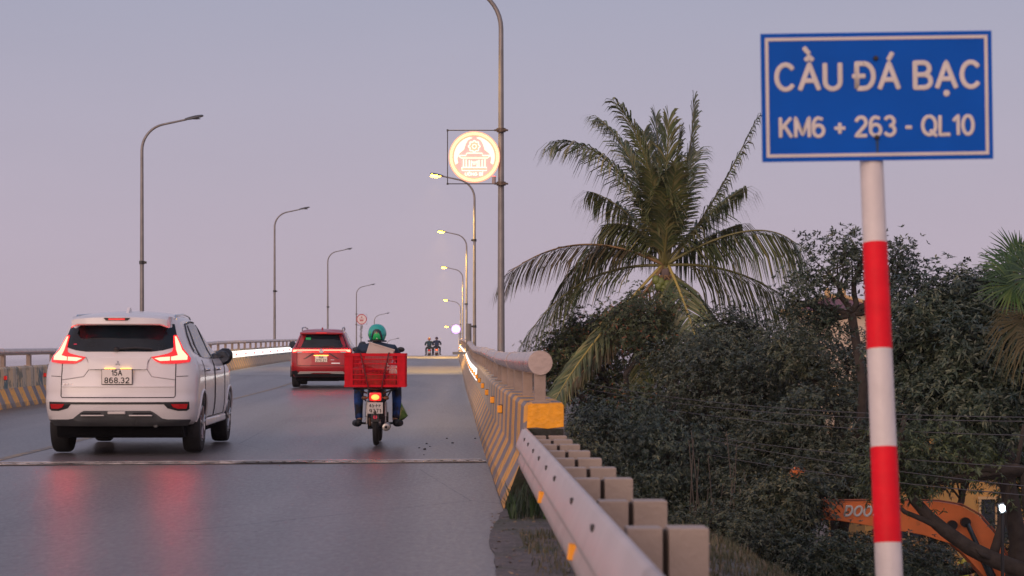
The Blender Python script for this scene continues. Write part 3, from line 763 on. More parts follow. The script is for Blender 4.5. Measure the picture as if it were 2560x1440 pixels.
s1 = thing('neon_sign', (cx, y, cz), 'big round glowing orange emblem sign with pagoda and lotus on the near right lamp post', 'illuminated sign', 'round emblem signs on lamp posts')
sign_frame(s1, .915-cx, -1, R, cz, M_FRAME)
mb = MB(); disc(mb, R-.012, .0, .06); pan = mb.build('panel', M_FIELD, s1)
mb = MB(); ring(mb, R, R-.018, -.012, .07); mb.build('rim', M_RIM, s1)
mb = MB(); ring(mb, R-.075, R-.087, -.010, .0); mb.build('inner_rim', M_LINE, s1)
mb = MB()
for rr, nn in ((R-.032, 96), (R-.058, 90)):
    for i in range(nn):
        a = 2*PI*i/nn; mb.box((rr*math.cos(a), -.006, rr*math.sin(a)), (.019, .012, .019), bev=.004)
mb.build('bulb_ring', M_DOT, s1)
kz = .00146; Zp = lambda X, Y: ((X-748)*kz, (563-Y)*kz)
def stroke(pts, r=.0085, y=-.012, closed=False):
    p = [Zp(*q) for q in pts]
    if closed: p.append(p[0])
    return [(a, y, b) for a, b in p]
mb = MB()
outer = [(748+258*math.cos(math.radians(a)), 563-258*math.sin(math.radians(a))) for a in range(-22, 82, 4)]
inner = [(775, 322), (830, 350), (858, 400), (880, 470), (940, 520), (965, 580), (955, 640)]
mb.prism([Zp(*q) for q in outer+inner], 'y', -.006, .001)
mb.prism([Zp(1496-q[0], q[1]) for q in outer+inner], 'y', -.006, .001); mb.build('glow_panel', M_CRE, s1, label='pale yellow green glowing crescents')
mb = MB()
lot = [(748+(66+9*math.cos(8*a))*math.cos(a), 430-(66+9*math.cos(8*a))*math.sin(a)) for a in [2*PI*i/64 for i in range(64)]]
for st_, r_ in ((lot, .008),): mb.tube(stroke(st_, closed=True), r_, 6)
mb.tube(stroke([(748+26*math.cos(2*PI*i/20), 430-26*math.sin(2*PI*i/20)) for i in range(20)], closed=True), .007, 6)
for pts in ([(560, 545), (552, 552), (580, 578), (918, 578), (946, 552), (938, 545)], [(560, 545), (640, 548), (650, 517), (850, 517), (856, 548), (938, 545)],
            [(610, 595), (610, 690)], [(645, 600), (645, 695), (685, 695), (685, 605)], [(712, 612), (712, 700), (784, 700), (784, 612)], [(732, 655), (764, 655)], [(712, 632), (784, 632)],
            [(808, 605), (808, 695), (848, 695), (848, 600)], [(884, 595), (884, 690)], [(590, 698), (906, 698), (906, 738), (590, 738), (590, 698)]):
    mb.tube(stroke(pts), .0085, 6)
mb.build('emblem', M_STR, s1)
mb = MB(); mb.tube(stroke([(748+45*math.cos(2*PI*i/24), 430-45*math.sin(2*PI*i/24)) for i in range(24)], closed=True), .006, 6); mb.tube(stroke([(575, 565), (920, 565)]), .004, 6); mb.tube(stroke([(600, 718), (896, 718)]), .004, 6); disc(mb, .016, -.014, -.002, 16, 0, 133*kz)
mb.build('emblem_line', M_LINE, s1)
text_line('lettering', 'UÔNG BÍ', 34*kz, (632-748)*kz, (852-748)*kz, (563-800)*kz, M_STR, s1, -.010, 0, 'glowing words UÔNG BÍ', wgt=.13, ext=.003)
mb = MB(); mb.cyl((.365, 0, -.50), (.365, 0, -.37), .036, 16); mb.build('power_box', mat('power_box_grey', (.35, .28, .27), .5), s1)
mb = MB(); mb.ball((.365, 0, -.365), (.038, .038, .015)); mb.build('red_beacon', E_('beacon_red', (1, .05, .04), 1.2), s1)
# violet white one far right
y = RY[4]-.1; cz = deck(RY[4])+4.75
s2 = thing('neon_sign', (.42, y, cz), 'small glowing violet white round sign far up the bridge on the right', 'illuminated sign', 'round emblem signs on lamp posts')
sign_frame(s2, .495, -1, R, cz, M_FRAME)
mb = MB(); disc(mb, R-.10, 0, .06); mb.build('panel', E_('violet_white_field', (.97, .80, 1), 1.5), s2)
mb = MB(); ring(mb, R+.01, R-.10, -.012, .07); mb.build('rim', E_('pink_violet_rim', (.60, .30, 1), 1.3), s2)
mb = MB(); mb.box((-.02, -.01, -R+.16), (.4, .012, .045)); mb.box((-.16, -.01, .22), (.12, .012, .07)); mb.build('emblem', mat('violet_mark', (.2, .15, .35), .5), s2)
# unlit one far left
y = LY[3]-.1; cz = deck(LY[3])+4.55
s3 = thing('round_sign', (-8.6, y, cz), 'unlit white round sign with red rim on a far left lamp post', 'sign', 'round emblem signs on lamp posts')
sign_frame(s3, -.5, 1, R, cz, M_FRAME)
M_RIMR = mat('red_rim', (.55, .04, .06), .5); M_DW = mat('disc_white', (.72, .66, .66), .5)
mb = MB(); disc(mb, R-.04, 0, .05); mb.build('panel', M_DW, s3)
mb = MB(); ring(mb, R+.01, R-.06, -.012, .06); mb.build('rim', M_RIMR, s3)
mb = MB(); disc(mb, .07, -.012, -.002, 16, 0, .2); mb.box((0, -.008, .03), (.5, .012, .03)); mb.box((0, -.008, -.1), (.36, .012, .12)); mb.box((0, -.008, -.24), (.22, .012, .03)); mb.build('emblem', mat('red_mark', (.5, .12, .14), .5), s3)
mb = MB(); vs = []; fs = []; rr = random.Random(5); n = 14
for i in range(n+1):
    z = cz-.6-i*.125; a = -8.64-.13+rr.uniform(-.03, .07); b_ = -8.64+.13+rr.uniform(-.1, .04)
    yy = y+.03*math.sin(i*.9); vs += [(a, yy, z), (b_, yy+.02, z), (a, yy+.012, z), (b_, yy+.032, z)]
for i in range(n): q = i*4; fs += [(q, q+1, q+5, q+4), (q+2, q+6, q+7, q+3), (q, q+4, q+6, q+2), (q+1, q+3, q+7, q+5)]
mb.add(vs, fs); bn = mb.build('banner', mat('torn_banner_cloth', (.32, .34, .38), .8, var=.4, vscale=8, dirt=((.08, .09, .11), 5, .5))); props(bn, 'torn grey banner strip hanging below the unlit round sign', 'banner')
mb2 = MB(); mb2.cyl((-9.05, y+.05, cz-.58), (-8.45, y+.05, cz-.58), .012, 8); mb2.build('hanging_rod', M_FRAME, bn)
# ================================================================== CARS
M_TYRE = mat('tyre_rubber', (.014, .014, .016), .75, var=.3, vscale=20, bump=.4, bscale=60)
M_RIMM = mat('alloy_rim', (.42, .42, .44), .28, metal=.9)
M_GLASS = mat('dark_car_glass', (.008, .016, .024), .08, spec=.35, var=.5, vscale=3)
M_UNDER = mat('underbody_black', (.004, .004, .005), .9, spec=.1)
M_CHROME = mat('chrome', (.7, .7, .7), .12, metal=1)
M_TAILRED = mat('tail_lens_red', (.45, .008, .01), .15, emit=(1, .03, .03), estr=.55, coat=.5)
M_TAILON = mat('tail_light_glow', (1, .3, .2), .3, emit=(1.0, .023, .015), estr=36.0)
M_REFL = mat('rear_reflector_red', (.40, .01, .015), .25, coat=.4, emit=(.8, .02, .02), estr=.06)
M_PLATE = mat('plate_white', (.74, .68, .64), .4, emit=(1, .75, .6), estr=.05)
M_PTEXT = mat('plate_black_text', (.012, .012, .012), .5)
M_SEAM = mat('panel_gap', (.02, .018, .018), .7)
M_PLAMP = mat('plate_lamp', (1, .7, .2), .4, emit=(1, .45, .05), estr=3.2)

class Car:
    def __init__(s, slices, Lc, n, Lf=.9, nf=2.6):
        s.S = slices; s.Lc = Lc; s.n = n; s.Lf = Lf; s.nf = nf
    kx, kz, oz = 1.0, 1.0, 0.0
    def at(s, z, k):
        S = s.S
        if z <= S[0][0]: return S[0][k]
        for i in range(len(S)-1):
            if z <= S[i+1][0]:
                t = (z-S[i][0])/(S[i+1][0]-S[i][0]); return S[i][k]+(S[i+1][k]-S[i][k])*t
        return S[-1][k]
    def rear(s, x, z):
        w_ = s.at(z, 1); r = s.at(z, 2); q = min(.995, abs(x)/w_); return r+s.Lc*(1-(1-q**s.n)**(1/s.n))
    def side(s, y, z):
        w_ = s.at(z, 1); r = s.at(z, 2); q = (y-r)/s.Lc
        if q >= 1: 
            f = s.at(z, 3); q2 = (f-y)/s.Lf
            if q2 < 1: return w_*(1-(1-max(0, q2))**s.nf)**(1/s.nf)
            return w_
        return w_*(1-(1-max(0, q))**s.n)**(1/s.n)
    def ring(s, z, m=14):
        w_, r, f = s.at(z, 1), s.at(z, 2), s.at(z, 3); pts = []
        Lc = min(s.Lc, (f-r)*.45); Lf = min(s.Lf, (f-r)*.45)
        for i in range(m+1):
            a = PI/2*i/m; x = w_*math.sin(a)**(2/s.n); y = r+Lc*(1-math.cos(a)**(2/s.n)); pts.append((x, y))
        for i in range(m, -1, -1):
            a = PI/2*i/m; x = w_*math.sin(a)**(2/s.nf); y = f-Lf*(1-math.cos(a)**(2/s.nf)); pts.append((x, y))
        half = pts; full = half+[(-x, y) for x, y in half[::-1][1:-1]]
        return full
    def body(s, zs):
        mb = MB(); rings = []
        for z in zs: rings.append([(x, y, z) for x, y in s.ring(z)])
        n = len(rings[0]); vs = [p for r in rings for p in r]; fs = []
        for j in range(len(rings)-1):
            for k in range(n): k2 = (k+1) % n; fs.append((j*n+k, j*n+k2, (j+1)*n+k2, (j+1)*n+k))
        fs.append(tuple(range(n))[::-1]); fs.append(tuple((len(rings)-1)*n+k for k in range(n)))
        mb.add(vs, fs); return mb
    def patch(s, mb, poly, off, where='rear', sgn=1, res=.06, thick=.012, mirror=False):
        polys = [poly]
        if mirror: polys.append([(-x, z) for x, z in poly][::-1])
        for pl in polys:
            pl = [(a*(s.kx if where == 'rear' else 1), s.oz+s.kz*b) for a, b in pl]
            # densify the outline
            P2 = []
            for i, p in enumerate(pl):
                q = pl[(i+1) % len(pl)]; m = max(1, int(math.hypot(q[0]-p[0], q[1]-p[1])/res))
                for k in range(m): P2.append((p[0]+(q[0]-p[0])*k/m, p[1]+(q[1]-p[1])*k/m))
            bm = bmesh.new(); vs = [bm.verts.new((a, b, 0)) for a, b in P2]; f = bm.faces.new(vs)
            bmesh.ops.triangulate(bm, faces=[f], quad_method='BEAUTY', ngon_method='EAR_CLIP')
            for _ in range(3):
                el = [e for e in bm.edges if e.calc_length() > res*1.6]
                if not el: break
                bmesh.ops.subdivide_edges(bm, edges=el, cuts=1); bmesh.ops.triangulate(bm, faces=bm.faces[:])
            def mp(a, b, o):
                if where == 'rear':
                    e = .01; y = s.rear(a, b)
                    nx = -(s.rear(a+e, b)-s.rear(a-e, b))/(2*e); nz = -(s.rear(a, b+e)-s.rear(a, b-e))/(2*e)
                    nv = Vector((-nx if False else nx, 1, nz)); nv = Vector((nx, 1, nz)); nv.normalize()
                    # outward is -y; surface y=rear(x,z): outward normal = (d/dx, -1, d/dz)
                    out_ = Vector((-nx, -1, -nz)).normalized()
                    return Vector((a, y, b))+out_*o
                x = s.side(a, b); return Vector((sgn*(x+o), a, b))
            idx = {}; V = []; Fs = []
            for v in bm.verts: idx[v] = len(V); V.append(mp(v.co.x, v.co.y, off))
            for fc in bm.faces: Fs.append(tuple(idx[v] for v in fc.verts))
            for e in bm.edges:
                if len(e.link_faces) == 1:
                    a, b = e.verts; k = len(V); V += [mp(a.co.x, a.co.y, off-thick), mp(b.co.x, b.co.y, off-thick)]; Fs.append((idx[a], idx[b], k+1, k))
            bm.free(); mb.add(V, Fs)
        return mb
    def line(s, mb, pts, wd, off, where='rear', sgn=1, mirror=False, closed=False):
        sets = [pts]+([[(-x, z) for x, z in pts]] if mirror else [])
        for pl in sets:
            path = []; pl = [(a*(s.kx if where == 'rear' else 1), s.oz+s.kz*b) for a, b in pl]
            pl2 = pl+[pl[0]] if closed else pl
            for i in range(len(pl2)-1):
                p, q = pl2[i], pl2[i+1]; m = max(1, int(math.hypot(q[0]-p[0], q[1]-p[1])/.06))
                for k in range(m): path.append((p[0]+(q[0]-p[0])*k/m, p[1]+(q[1]-p[1])*k/m))
            path.append(pl2[-1])
            P3 = [Vector((a, s.rear(a, b)-off, b)) if where == 'rear' else Vector((sgn*(s.side(a, b)+off), a, b)) for a, b in path]
            mb.tube(P3, wd/2, 6)
        return mb
def arches(body_obj, wheels, r, w_):
    """cut wheel arches with a boolean, baked into the mesh"""
    cs = []
    for (y, z) in wheels:
        for sx in (-1, 1):
            mb = MB(); mb.cyl((sx*(w_-.30), y, z), (sx*(w_+.3), y, z), r, 40); cs.append(mb.build('cutter', M_UNDER))
    for c in cs:
        md = body_obj.modifiers.new('b', 'BOOLEAN'); md.operation = 'DIFFERENCE'; md.object = c; md.solver = 'EXACT'
    bpy.context.view_layer.update()
    me = bpy.data.meshes.new_from_object(body_obj.evaluated_get(bpy.context.evaluated_depsgraph_get()))
    body_obj.modifiers.clear(); old = body_obj.data; body_obj.data = me; me.materials.clear(); me.materials.append(old.materials[0])
    for c in cs: bpy.data.objects.remove(c)
    bm = bmesh.new(); bm.from_mesh(me)
    for f in bm.faces: f.smooth = True
    for e in bm.edges:
        if len(e.link_faces) != 2 or e.calc_face_angle(0) > math.radians(38): e.smooth = False
    bm.to_mesh(me); bm.free()
def car_wheel(parent, x, y, r, w_):
    s = 1 if x > 0 else -1; h = w_/2
    mb = MB(); prof = [(r*.60, -h*.9), (r*.78, -h), (r*.94, -h*.93), (r*.99, -h*.7), (r, -h*.35), (r, h*.35), (r*.99, h*.7), (r*.94, h*.93), (r*.78, h), (r*.60, h*.9)]
    mb.lathe((x, y, r), prof, 'x', 40); wh = mb.build('wheel', M_TYRE, parent, auto=40)
    mb = MB(); o = x+s*(h*.88)
    mb.lathe((o, y, r), [(r*.62, -s*.03), (r*.64, 0), (r*.58, s*.01), (r*.56, -s*.02)], 'x', 36)
    for i in range(5):
        a = 2*PI*i/5+.3
        for da in (-.16, .16):
            p0 = Vector((o-s*.005, y+.05*math.cos(a), r+.05*math.sin(a))); p1 = Vector((o+s*.004, y+r*.59*math.cos(a+da), r+r*.59*math.sin(a+da)))
            mb.tube([p0, p1], [.022, .016], 6)
    mb.cyl((o-s*.02, y, r), (o+s*.015, y, r), .055, 20); mb.build('rim', M_RIMM, wh, auto=40)
    mb = MB(); mb.lathe((o-s*.05, y, r), [(0.0, 0), (r*.6, 0)], 'x', 24); mb.build('brake_shade', M_UNDER, wh)
    return wh
def mirror_part(parent, x, y, z, m, sx):
    mb = MB(); s = sx; vs = []; fs = []
    prof = [(0, .02, .02, -.08), (.03, .085, .075, -.03), (.12, .11, .09, 0), (.20, .095, .08, .01), (.245, .04, .045, .015)]
    for (dx, hh, dd, dz) in prof:
        for k in range(12):
            a = 2*PI*k/12; vs.append((x+s*dx, y+dd*math.cos(a), z+dz+hh*math.sin(a)))
    for j in range(4):
        for k in range(12): k2 = (k+1) % 12; fs.append((j*12+k, j*12+k2, j*12+12+k2, j*12+12+k))
    fs += [tuple(range(12)), tuple(48+k for k in range(12))]; mb.add(vs, fs)
    mb.tube([(x-s*.06, y+.02, z-.15), (x+s*.03, y, z-.05)], [.04, .03], 8)
    o = mb.build('door_mirror', m, parent, auto=60)
    mb = MB(); mb.lathe((x+s*.125, y-.085, z), [(0, 0), (.085, 0), (.09, .012), (0.0, .012)], 'y', 24, 1.0, .85); mb.build('mirror_glass', mat('mirror_glass', (.02, .04, .06), .05, spec=.8), o, smooth=False)
    return o
def mir(poly): return [(-x, z) for x, z in poly][::-1]

# ---------------------------------------------------------------- white MPV
M_WPAINT = mat('pearl_white_paint', (.72, .69, .69), .25, coat=.5, var=.06, vscale=2.5, dirt=((.50, .44, .40), 1.4, .66))
M_GREYC = mat('grey_cladding', (.075, .08, .085), .55, var=.2, vscale=8)
wx, wy = P(292, 0, 22.4).x, 22.4
wc = thing('white_mpv', (0, 0, 0), 'white seven-seat family car with glowing L-shaped tail lights and plate 15A 868.32', 'car', 'cars climbing the bridge')
S = [(.30, .80, .12, 4.30), (.36, .845, .04, 4.40), (.46, .862, .015, 4.44), (.55, .87, .0, 4.45), (.60, .872, .0, 4.45), (.68, .873, .025, 4.45), (.76, .875, .03, 4.46), (.90, .873, .055, 4.42), (.97, .868, .075, 4.30), (1.03, .858, .085, 4.0), (1.08, .842, .095, 3.62), (1.14, .818, .11, 3.48),
     (1.20, .782, .135, 3.34), (1.28, .742, .17, 3.16), (1.40, .70, .225, 2.92), (1.52, .655, .29, 2.68), (1.58, .63, .33, 2.52), (1.63, .58, .40, 2.3), (1.665, .50, .55, 2.05), (1.69, .36, .80, 1.8), (1.70, .18, 1.05, 1.6)]
S = [(.064+.915*q[0],)+q[1:] for q in S if q[0] <= 1.585]+[(1.556, .60, .40, 2.3), (1.585, .55, .5, 2.2), (1.605, .48, .66, 2.1), (1.625, .37, .9, 1.9), (1.642, .18, 1.15, 1.7)]
C = Car(S, .50, 3.0); C.kx, C.kz, C.oz = .93, .915, .064
Zm = lambda z: .064+.915*z
def wmap(mb):
    mb.v = [(x*.93, y, Zm(z)) for x, y, z in mb.v]; return mb
zs = sorted(set([s_[0] for s_ in S]+[.45, .505, .64, .72, .85, 1.055, 1.11, 1.17, 1.26, 1.38, 1.42]))
b0 = C.body(zs).build('body', M_WPAINT, wc, auto=38); arches(b0, [(.86, .34), (3.63, .34)], .375, .875)
mb = MB(); mb.box((0, 2.2, .30), (1.45, 3.9, .22), bev=.04); mb.box((0, .62, .27), (1.1, .5, .16), bev=.05); mb.cyl((-.72, .86, .33), (.72, .86, .33), .07, 12); mb.box((-.36, .5, .24), (.34, .3, .10), bev=.03); mb.box((.50, .45, .25), (.14, .35, .12), bev=.03); mb.build('underbody', M_UNDER, wc)
for x in (-.755, .755):
    for y in (.86, 3.63): car_wheel(wc, x, y, .335, .215)
# rear glass and spoiler
gp = [(-.625, 1.545), (-.672, 1.38), (-.66, 1.26), (-.53, 1.222), (-.40, 1.205), (.40, 1.205), (.53, 1.222), (.66, 1.26), (.672, 1.38), (.625, 1.545)]
mb = MB(); C.patch(mb, gp, .006); gl = mb.build('rear_window', M_GLASS, wc, auto=50)
mb = MB(); C.line(mb, [(-.03, 1.236), (.20, 1.250), (.40, 1.236)], .03, .022); mb.ball((-.02, C.rear(0, Zm(1.235))-.03, Zm(1.235)), (.035, .03, .025)); mb.build('rear_wiper', M_BLK, gl)
mb = MB(); C.patch(mb, [(-.56, 1.30), (-.52, 1.30), (-.52, 1.287), (-.56, 1.287)], .010); mb.build('red_sticker', mat('sticker_red', (.6, .03, .08), .5), gl)
for x in (-.30, .12, .42):   # head rests seen through the glass
    mb = MB(); mb.ball((x, .75, 1.26), (.13, .06, .12)); mb.build('head_rest', mat('seat_grey', (.09, .10, .11), .8), gl, smooth=True)
mb = MB(); vs = []; fs = []; cs = [(-.60, 0), (-.56, .03), (0, .0), (.56, .03), (.60, 0)]
xs = [-.60, -.58, -.5, -.3, 0, .3, .5, .58, .60]
for x in xs:
    q = abs(x)/.62; yb = .085+.05*q*q+(.16 if abs(x) > .59 else .06 if abs(x) > .57 else .01 if abs(x) > .45 else 0); 
    vs += [(x, yb+.02, 1.532-.03*(abs(x) > .57)), (x, yb, 1.548-.03*(abs(x) > .57)), (x, yb+.014, 1.630-.012*q-.035*q**6), (x, yb+.10, 1.658-.02*q), (x*.97, .62, 1.692-.05*q*q), (x*.97, .62, 1.60), (x, .34, 1.565)]
for j in range(len(xs)-1):
    for k in range(7): k2 = (k+1) % 7; fs.append((j*7+k, j*7+k2, j*7+7+k2, j*7+7+k))
fs += [tuple(range(7)), tuple((len(xs)-1)*7+k for k in range(7))]
mb.add(vs, fs); sp = wmap(mb).build('spoiler', M_WPAINT, wc, auto=35)
mb = MB(); mb.prism([(-.175, 1.622), (.145, 1.622), (.115, 1.588), (-.145, 1.588)], 'y', .088, .12); bl = wmap(mb).build('brake_light_housing', M_BLK, sp)
mb = MB(); mb.box((-.015, .084, 1.604), (.20, .012, .022)); wmap(mb).build('brake_light', M_TAILRED, bl)
mb = MB(); mb.prism([(.72, 1.59), (.86, 1.68), (.95, 1.678), (1.02, 1.62)], 'x', -.015, .015); mb.build('roof_antenna', M_WPAINT, wc)
mb = MB(); 
for s in (-1, 1): mb.tube([(s*.565, .58, 1.545), (s*.565, .70, 1.585), (s*.55, 1.5, 1.61), (s*.54, 2.1, 1.59), (s*.535, 2.25, 1.555)], .011, 8)
mb.build('roof_rail', M_CHROME, wc, smooth=True)
# tail lamps
lampL = [(.628, 1.405), (.662, 1.405), (.70, 1.33), (.742, 1.24), (.80, 1.17), (.838, 1.118), (.835, 1.075), (.70, 1.055), (.52, 1.058), (.455, 1.085), (.395, 1.137), (.48, 1.150), (.585, 1.175), (.632, 1.20), (.642, 1.26)]
glow = [[(.640, 1.385), (.655, 1.385), (.692, 1.31), (.735, 1.215), (.800, 1.140), (.800, 1.098), (.625, 1.092), (.625, 1.135), (.70, 1.150), (.672, 1.22), (.655, 1.30)], [(.612, 1.136), (.612, 1.090), (.50, 1.086), (.435, 1.118), (.50, 1.130)]]
for s in (-1, 1):
    f_ = (lambda pl: pl) if s > 0 else mir
    mb = MB(); C.patch(mb, f_(lampL), .014, res=.04, thick=.02); tl = mb.build('tail_light', M_TAILRED, wc, auto=40)
    mb = MB()
    for g_ in glow: C.patch(mb, f_(g_), .020, res=.03, thick=.004)
    mb.build('glowing_bar', M_TAILON, tl)
# tailgate relief
gar = [(-.36, 1.105), (-.33, 1.02), (-.345, .985), (.345, .985), (.33, 1.02), (.36, 1.105), (.34, 1.12), (-.34, 1.12)]
mb = MB(); C.patch(mb, gar, .022, thick=.03); ga = mb.build('tailgate_garnish', M_WPAINT, wc, auto=40)
mb = MB(); C.patch(mb, [(-.30, .998), (.30, .998), (.28, .982), (-.28, .982)], .004); mb.build('garnish_recess', M_BLK, ga)
for x in (-.075, .105):
    mb = MB(); mb.box((x-.01, C.rear(0, .97)-.030, .974), (.12, .03, .014), bev=.004); mb.build('plate_lamp', M_PLAMP, ga)
mb = MB()
for a in (90, 210, 330):
    c_ = Vector((.0, 1.055)); ca, sa = math.cos(math.radians(a)), math.sin(math.radians(a)); tt = [(0, 0), (.018, .011), (.036, 0), (.018, -.011)]
    pl = [(c_[0]+u*ca-v*sa, c_[1]+u*sa+v*ca) for u, v in tt]; C.patch(mb, pl, .030, thick=.006)
mb.build('emblem', mat('emblem_dark_chrome', (.25, .25, .27), .2, metal=1), ga)
for s in (-1, 1):
    mb = MB(); C.line(mb, [(s*.395, 1.14), (s*.33, 1.02), (s*.41, .90), (s*.68, .86)], .012, -.001); mb.build('tailgate_crease', mat('crease_shade', (.36, .34, .34), .35), wc)  # pressed crease drawn as a grey line, its shade put into the colour
mb = MB(); C.line(mb, [(-.688, 1.055), (-.69, .66), (-.675, .643), (.675, .643), (.69, .66), (.688, 1.055)], .011, .001); C.line(mb, [(.70, .90), (.83, .905)], .008, .001, mirror=True); mb.build('panel_gap', M_SEAM, wc)
mb = MB(); C.patch(mb, [(-.68, .792), (.68, .792), (.675, .772), (-.675, .772)], .012, thick=.014); mb.build('tailgate_ridge', M_WPAINT, wc, auto=40)
text_line('lettering', 'X A N D R', .026, -.66, -.44, .790, M_CHROME, wc, -.0+C.rear(.6, .79)-.01, wgt=.09) if False else None
mb = MB()
for i in range(6): mb.box((-.60+i*.033, C.rear(.55, .80)-.006, .802), (.022, .008, .020), bev=.003)
mb.build('chrome_badge', M_CHROME, wc)
py = C.rear(0, .88)-.04
mb = MB(); mb.box((0, py+.012, .885), (.348, .02, .176), bev=.006); pf = mb.build('number_plate_frame', M_BLK, wc)
mb = MB(); mb.box((0, py, .885), (.334, .008, .162), bev=.003); pl_ = mb.build('number_plate', M_PLATE, pf)
pl_['label'] = 'white plate reading 15A 868.32'
text_line('lettering', '15A', .056, -.055, .055, .902, M_PTEXT, pl_, py-.005, wgt=.10, gap=.3, label='15A')
text_line('lettering', '868.32', .056, -.135, .135, .818, M_PTEXT, pl_, py-.005, wgt=.10, gap=.3, label='868.32')
# bumper
blk = [(-.845, .588), (.845, .588), (.845, .50), (.815, .478), (.72, .478), (.60, .512), (.56, .560), (-.56, .560), (-.60, .512), (-.72, .478), (-.815, .478), (-.845, .50)]
mb = MB(); C.patch(mb, blk, .005); tr = mb.build('bumper_trim', M_BLK, wc)
for s in (-1, 1):
    pl = [(.825, .562), (.64, .562), (.665, .525), (.72, .505), (.81, .505)]
    mb = MB(); C.patch(mb, pl if s > 0 else mir(pl), .012); mb.build('rear_reflector', M_REFL, tr)
lower = [(-.80, .305), (-.845, .37), (-.60, .375), (-.54, .385), (-.44, .462), (-.40, .482), (.40, .482), (.44, .462), (.54, .385), (.60, .375), (.845, .37), (.80, .305)]
mb = MB(); C.patch(mb, lower, .022, thick=.03); lw = mb.build('lower_bumper', M_GREYC, wc, auto=40)
mb = MB()
for s in (-1, 1):
    mb = MB(); C.patch(mb, [(s*.42, .464), (s*.20, .464), (s*.17, .437), (s*.42, .437)], .030); mb.build('bumper_vent', M_BLK, lw)
mat('silver_trim', (.45, .43, .43), .35, metal=.5)
for s in (-1, 1):
    mb = MB(); mb.box((s*.27, C.rear(.27, .45)-.045, .452), (.26, .03, .016), bev=.005); mb.build('silver_accent', MATS['silver_trim'], lw)
mb = MB(); mb.box((0, C.rear(0, .47)-.03, .482), (.20, .03, .034), bev=.008); mb.build('centre_panel', MATS['silver_trim'], lw)
mb = MB(); mb.cyl((.42, .10, .335), (.42, .34, .335), .022, 16); mb.build('tail_pipe', M_GREYC, wc)
# sides
for s in (-1, 1):
    mb = MB(); C.patch(mb, [(.62, 1.20), (.66, 1.40), (.86, 1.535), (1.45, 1.575), (2.30, 1.565), (2.62, 1.50), (3.10, 1.20), (3.18, 1.12), (2.2, 1.11), (1.2, 1.125)], .006, 'side', s, .09); sg = mb.build('side_glass', M_GLASS, wc, auto=50)
    mb = MB(); C.patch(mb, [(1.03, 1.535), (1.10, 1.545), (1.02, 1.14), (.92, 1.15)], .012, 'side', s); mb.build('window_pillar', M_BLK, sg); mb = MB(); C.patch(mb, [(1.93, 1.56), (2.01, 1.56), (2.06, 1.12), (1.97, 1.12)], .012, 'side', s); mb.build('window_pillar', M_BLK, sg)
    mb = MB(); C.line(mb, [(.64, 1.21), (.68, 1.41), (.87, 1.55), (1.45, 1.59), (2.30, 1.58), (2.64, 1.51), (3.12, 1.20)], .022, .004, 'side', s); mb.build('window_trim', M_BLK, sg)
    for y0_, y1_ in ((.95, 1.95), (1.99, 3.05)):
        mb = MB(); C.line(mb, [(y0_, 1.10), (y0_+.05, .60), (y0_+.18 if y0_ < 1.5 else y0_, .36), (y1_, .36), (y1_, 1.10)], .010, .001, 'side', s); mb.build('door_gap', M_SEAM, wc)
        mb = MB(); mb.tube([(s*(C.side(y0_+.10, .95)+.005), y0_+.10, .955), (s*(C.side(y0_+.2, .95)+.03), y0_+.15, .955), (s*(C.side(y0_+.28, .95)+.03), y0_+.26, .952), (s*(C.side(y0_+.3, .95)+.005), y0_+.31, .95)], .017, 8); mb.build('door_handle', M_CHROME, wc, smooth=True)
    mb = MB()
    for yc in (.86, 3.63):
        mb.tube([(s*(C.side(yc, .34+.382*math.sin(a))-.003), yc+.382*math.cos(a), .34+.382*math.sin(a)) for a in [math.radians(q) for q in range(0, 181, 8)]], .017, 8)
    mb.box((s*.84, 2.25, .335), (.05, 1.95, .09), bev=.02); mb.build('wheel_arch_trim', M_WPAINT, wc, auto=60)
    mirror_part(wc, s*.73, 3.02, 1.10, M_BLK, s)
wc.location = (wx, wy, deck(wy+.86)+.003); wc.rotation_euler = (math.atan((deck(wy+3.63)-deck(wy+.86))/2.77), 0, math.radians(.2))

# ---------------------------------------------------------------- red SUV
M_RPAINT = mat('metallic_red_paint', (.34, .003, .010), .3, metal=.1, coat=.45, var=.1, vscale=3)
M_BAR = mat('red_light_bar_glow', (1, .3, .2), .3, emit=(1.0, .030, .018), estr=24.0)
ry_ = 55.6; rx_ = P(803, 0, ry_).x
rc = thing('red_suv', (0, 0, 0), 'red crossover car with full-width tail light bar and plate 90A 270.27', 'car', 'cars climbing the bridge')
S = [(.30, .80, .12, 4.25), (.40, .85, .04, 4.38), (.50, .865, .0, 4.40), (.70, .872, .01, 4.42), (.90, .87, .04, 4.40), (1.0, .862, .06, 4.2), (1.08, .845, .075, 3.6), (1.14, .80, .10, 3.4), (1.25, .735, .15, 3.15), (1.38, .68, .22, 2.9), (1.48, .64, .28, 2.7), (1.54, .615, .32, 2.55), (1.59, .57, .40, 2.35), (1.625, .48, .6, 2.05), (1.645, .2, .95, 1.7)]
C = Car(S, .42, 3.3); zs = sorted(set([s_[0] for s_ in S]+[.35, .45, .6, .8, .95, 1.04, 1.11, 1.2, 1.32, 1.43, 1.51, 1.565, 1.61]))
b0 = C.body(zs).build('body', M_RPAINT, rc, auto=38); arches(b0, [(.84, .33), (3.59, .33)], .37, .872)
mb = MB(); mb.box((0, 2.2, .29), (1.45, 3.9, .20), bev=.04); mb.box((0, .55, .25), (1.0, .4, .14), bev=.04); mb.build('underbody', M_UNDER, rc)
for x in (-.755, .755):
    for y in (.84, 3.59): car_wheel(rc, x, y, .33, .22)
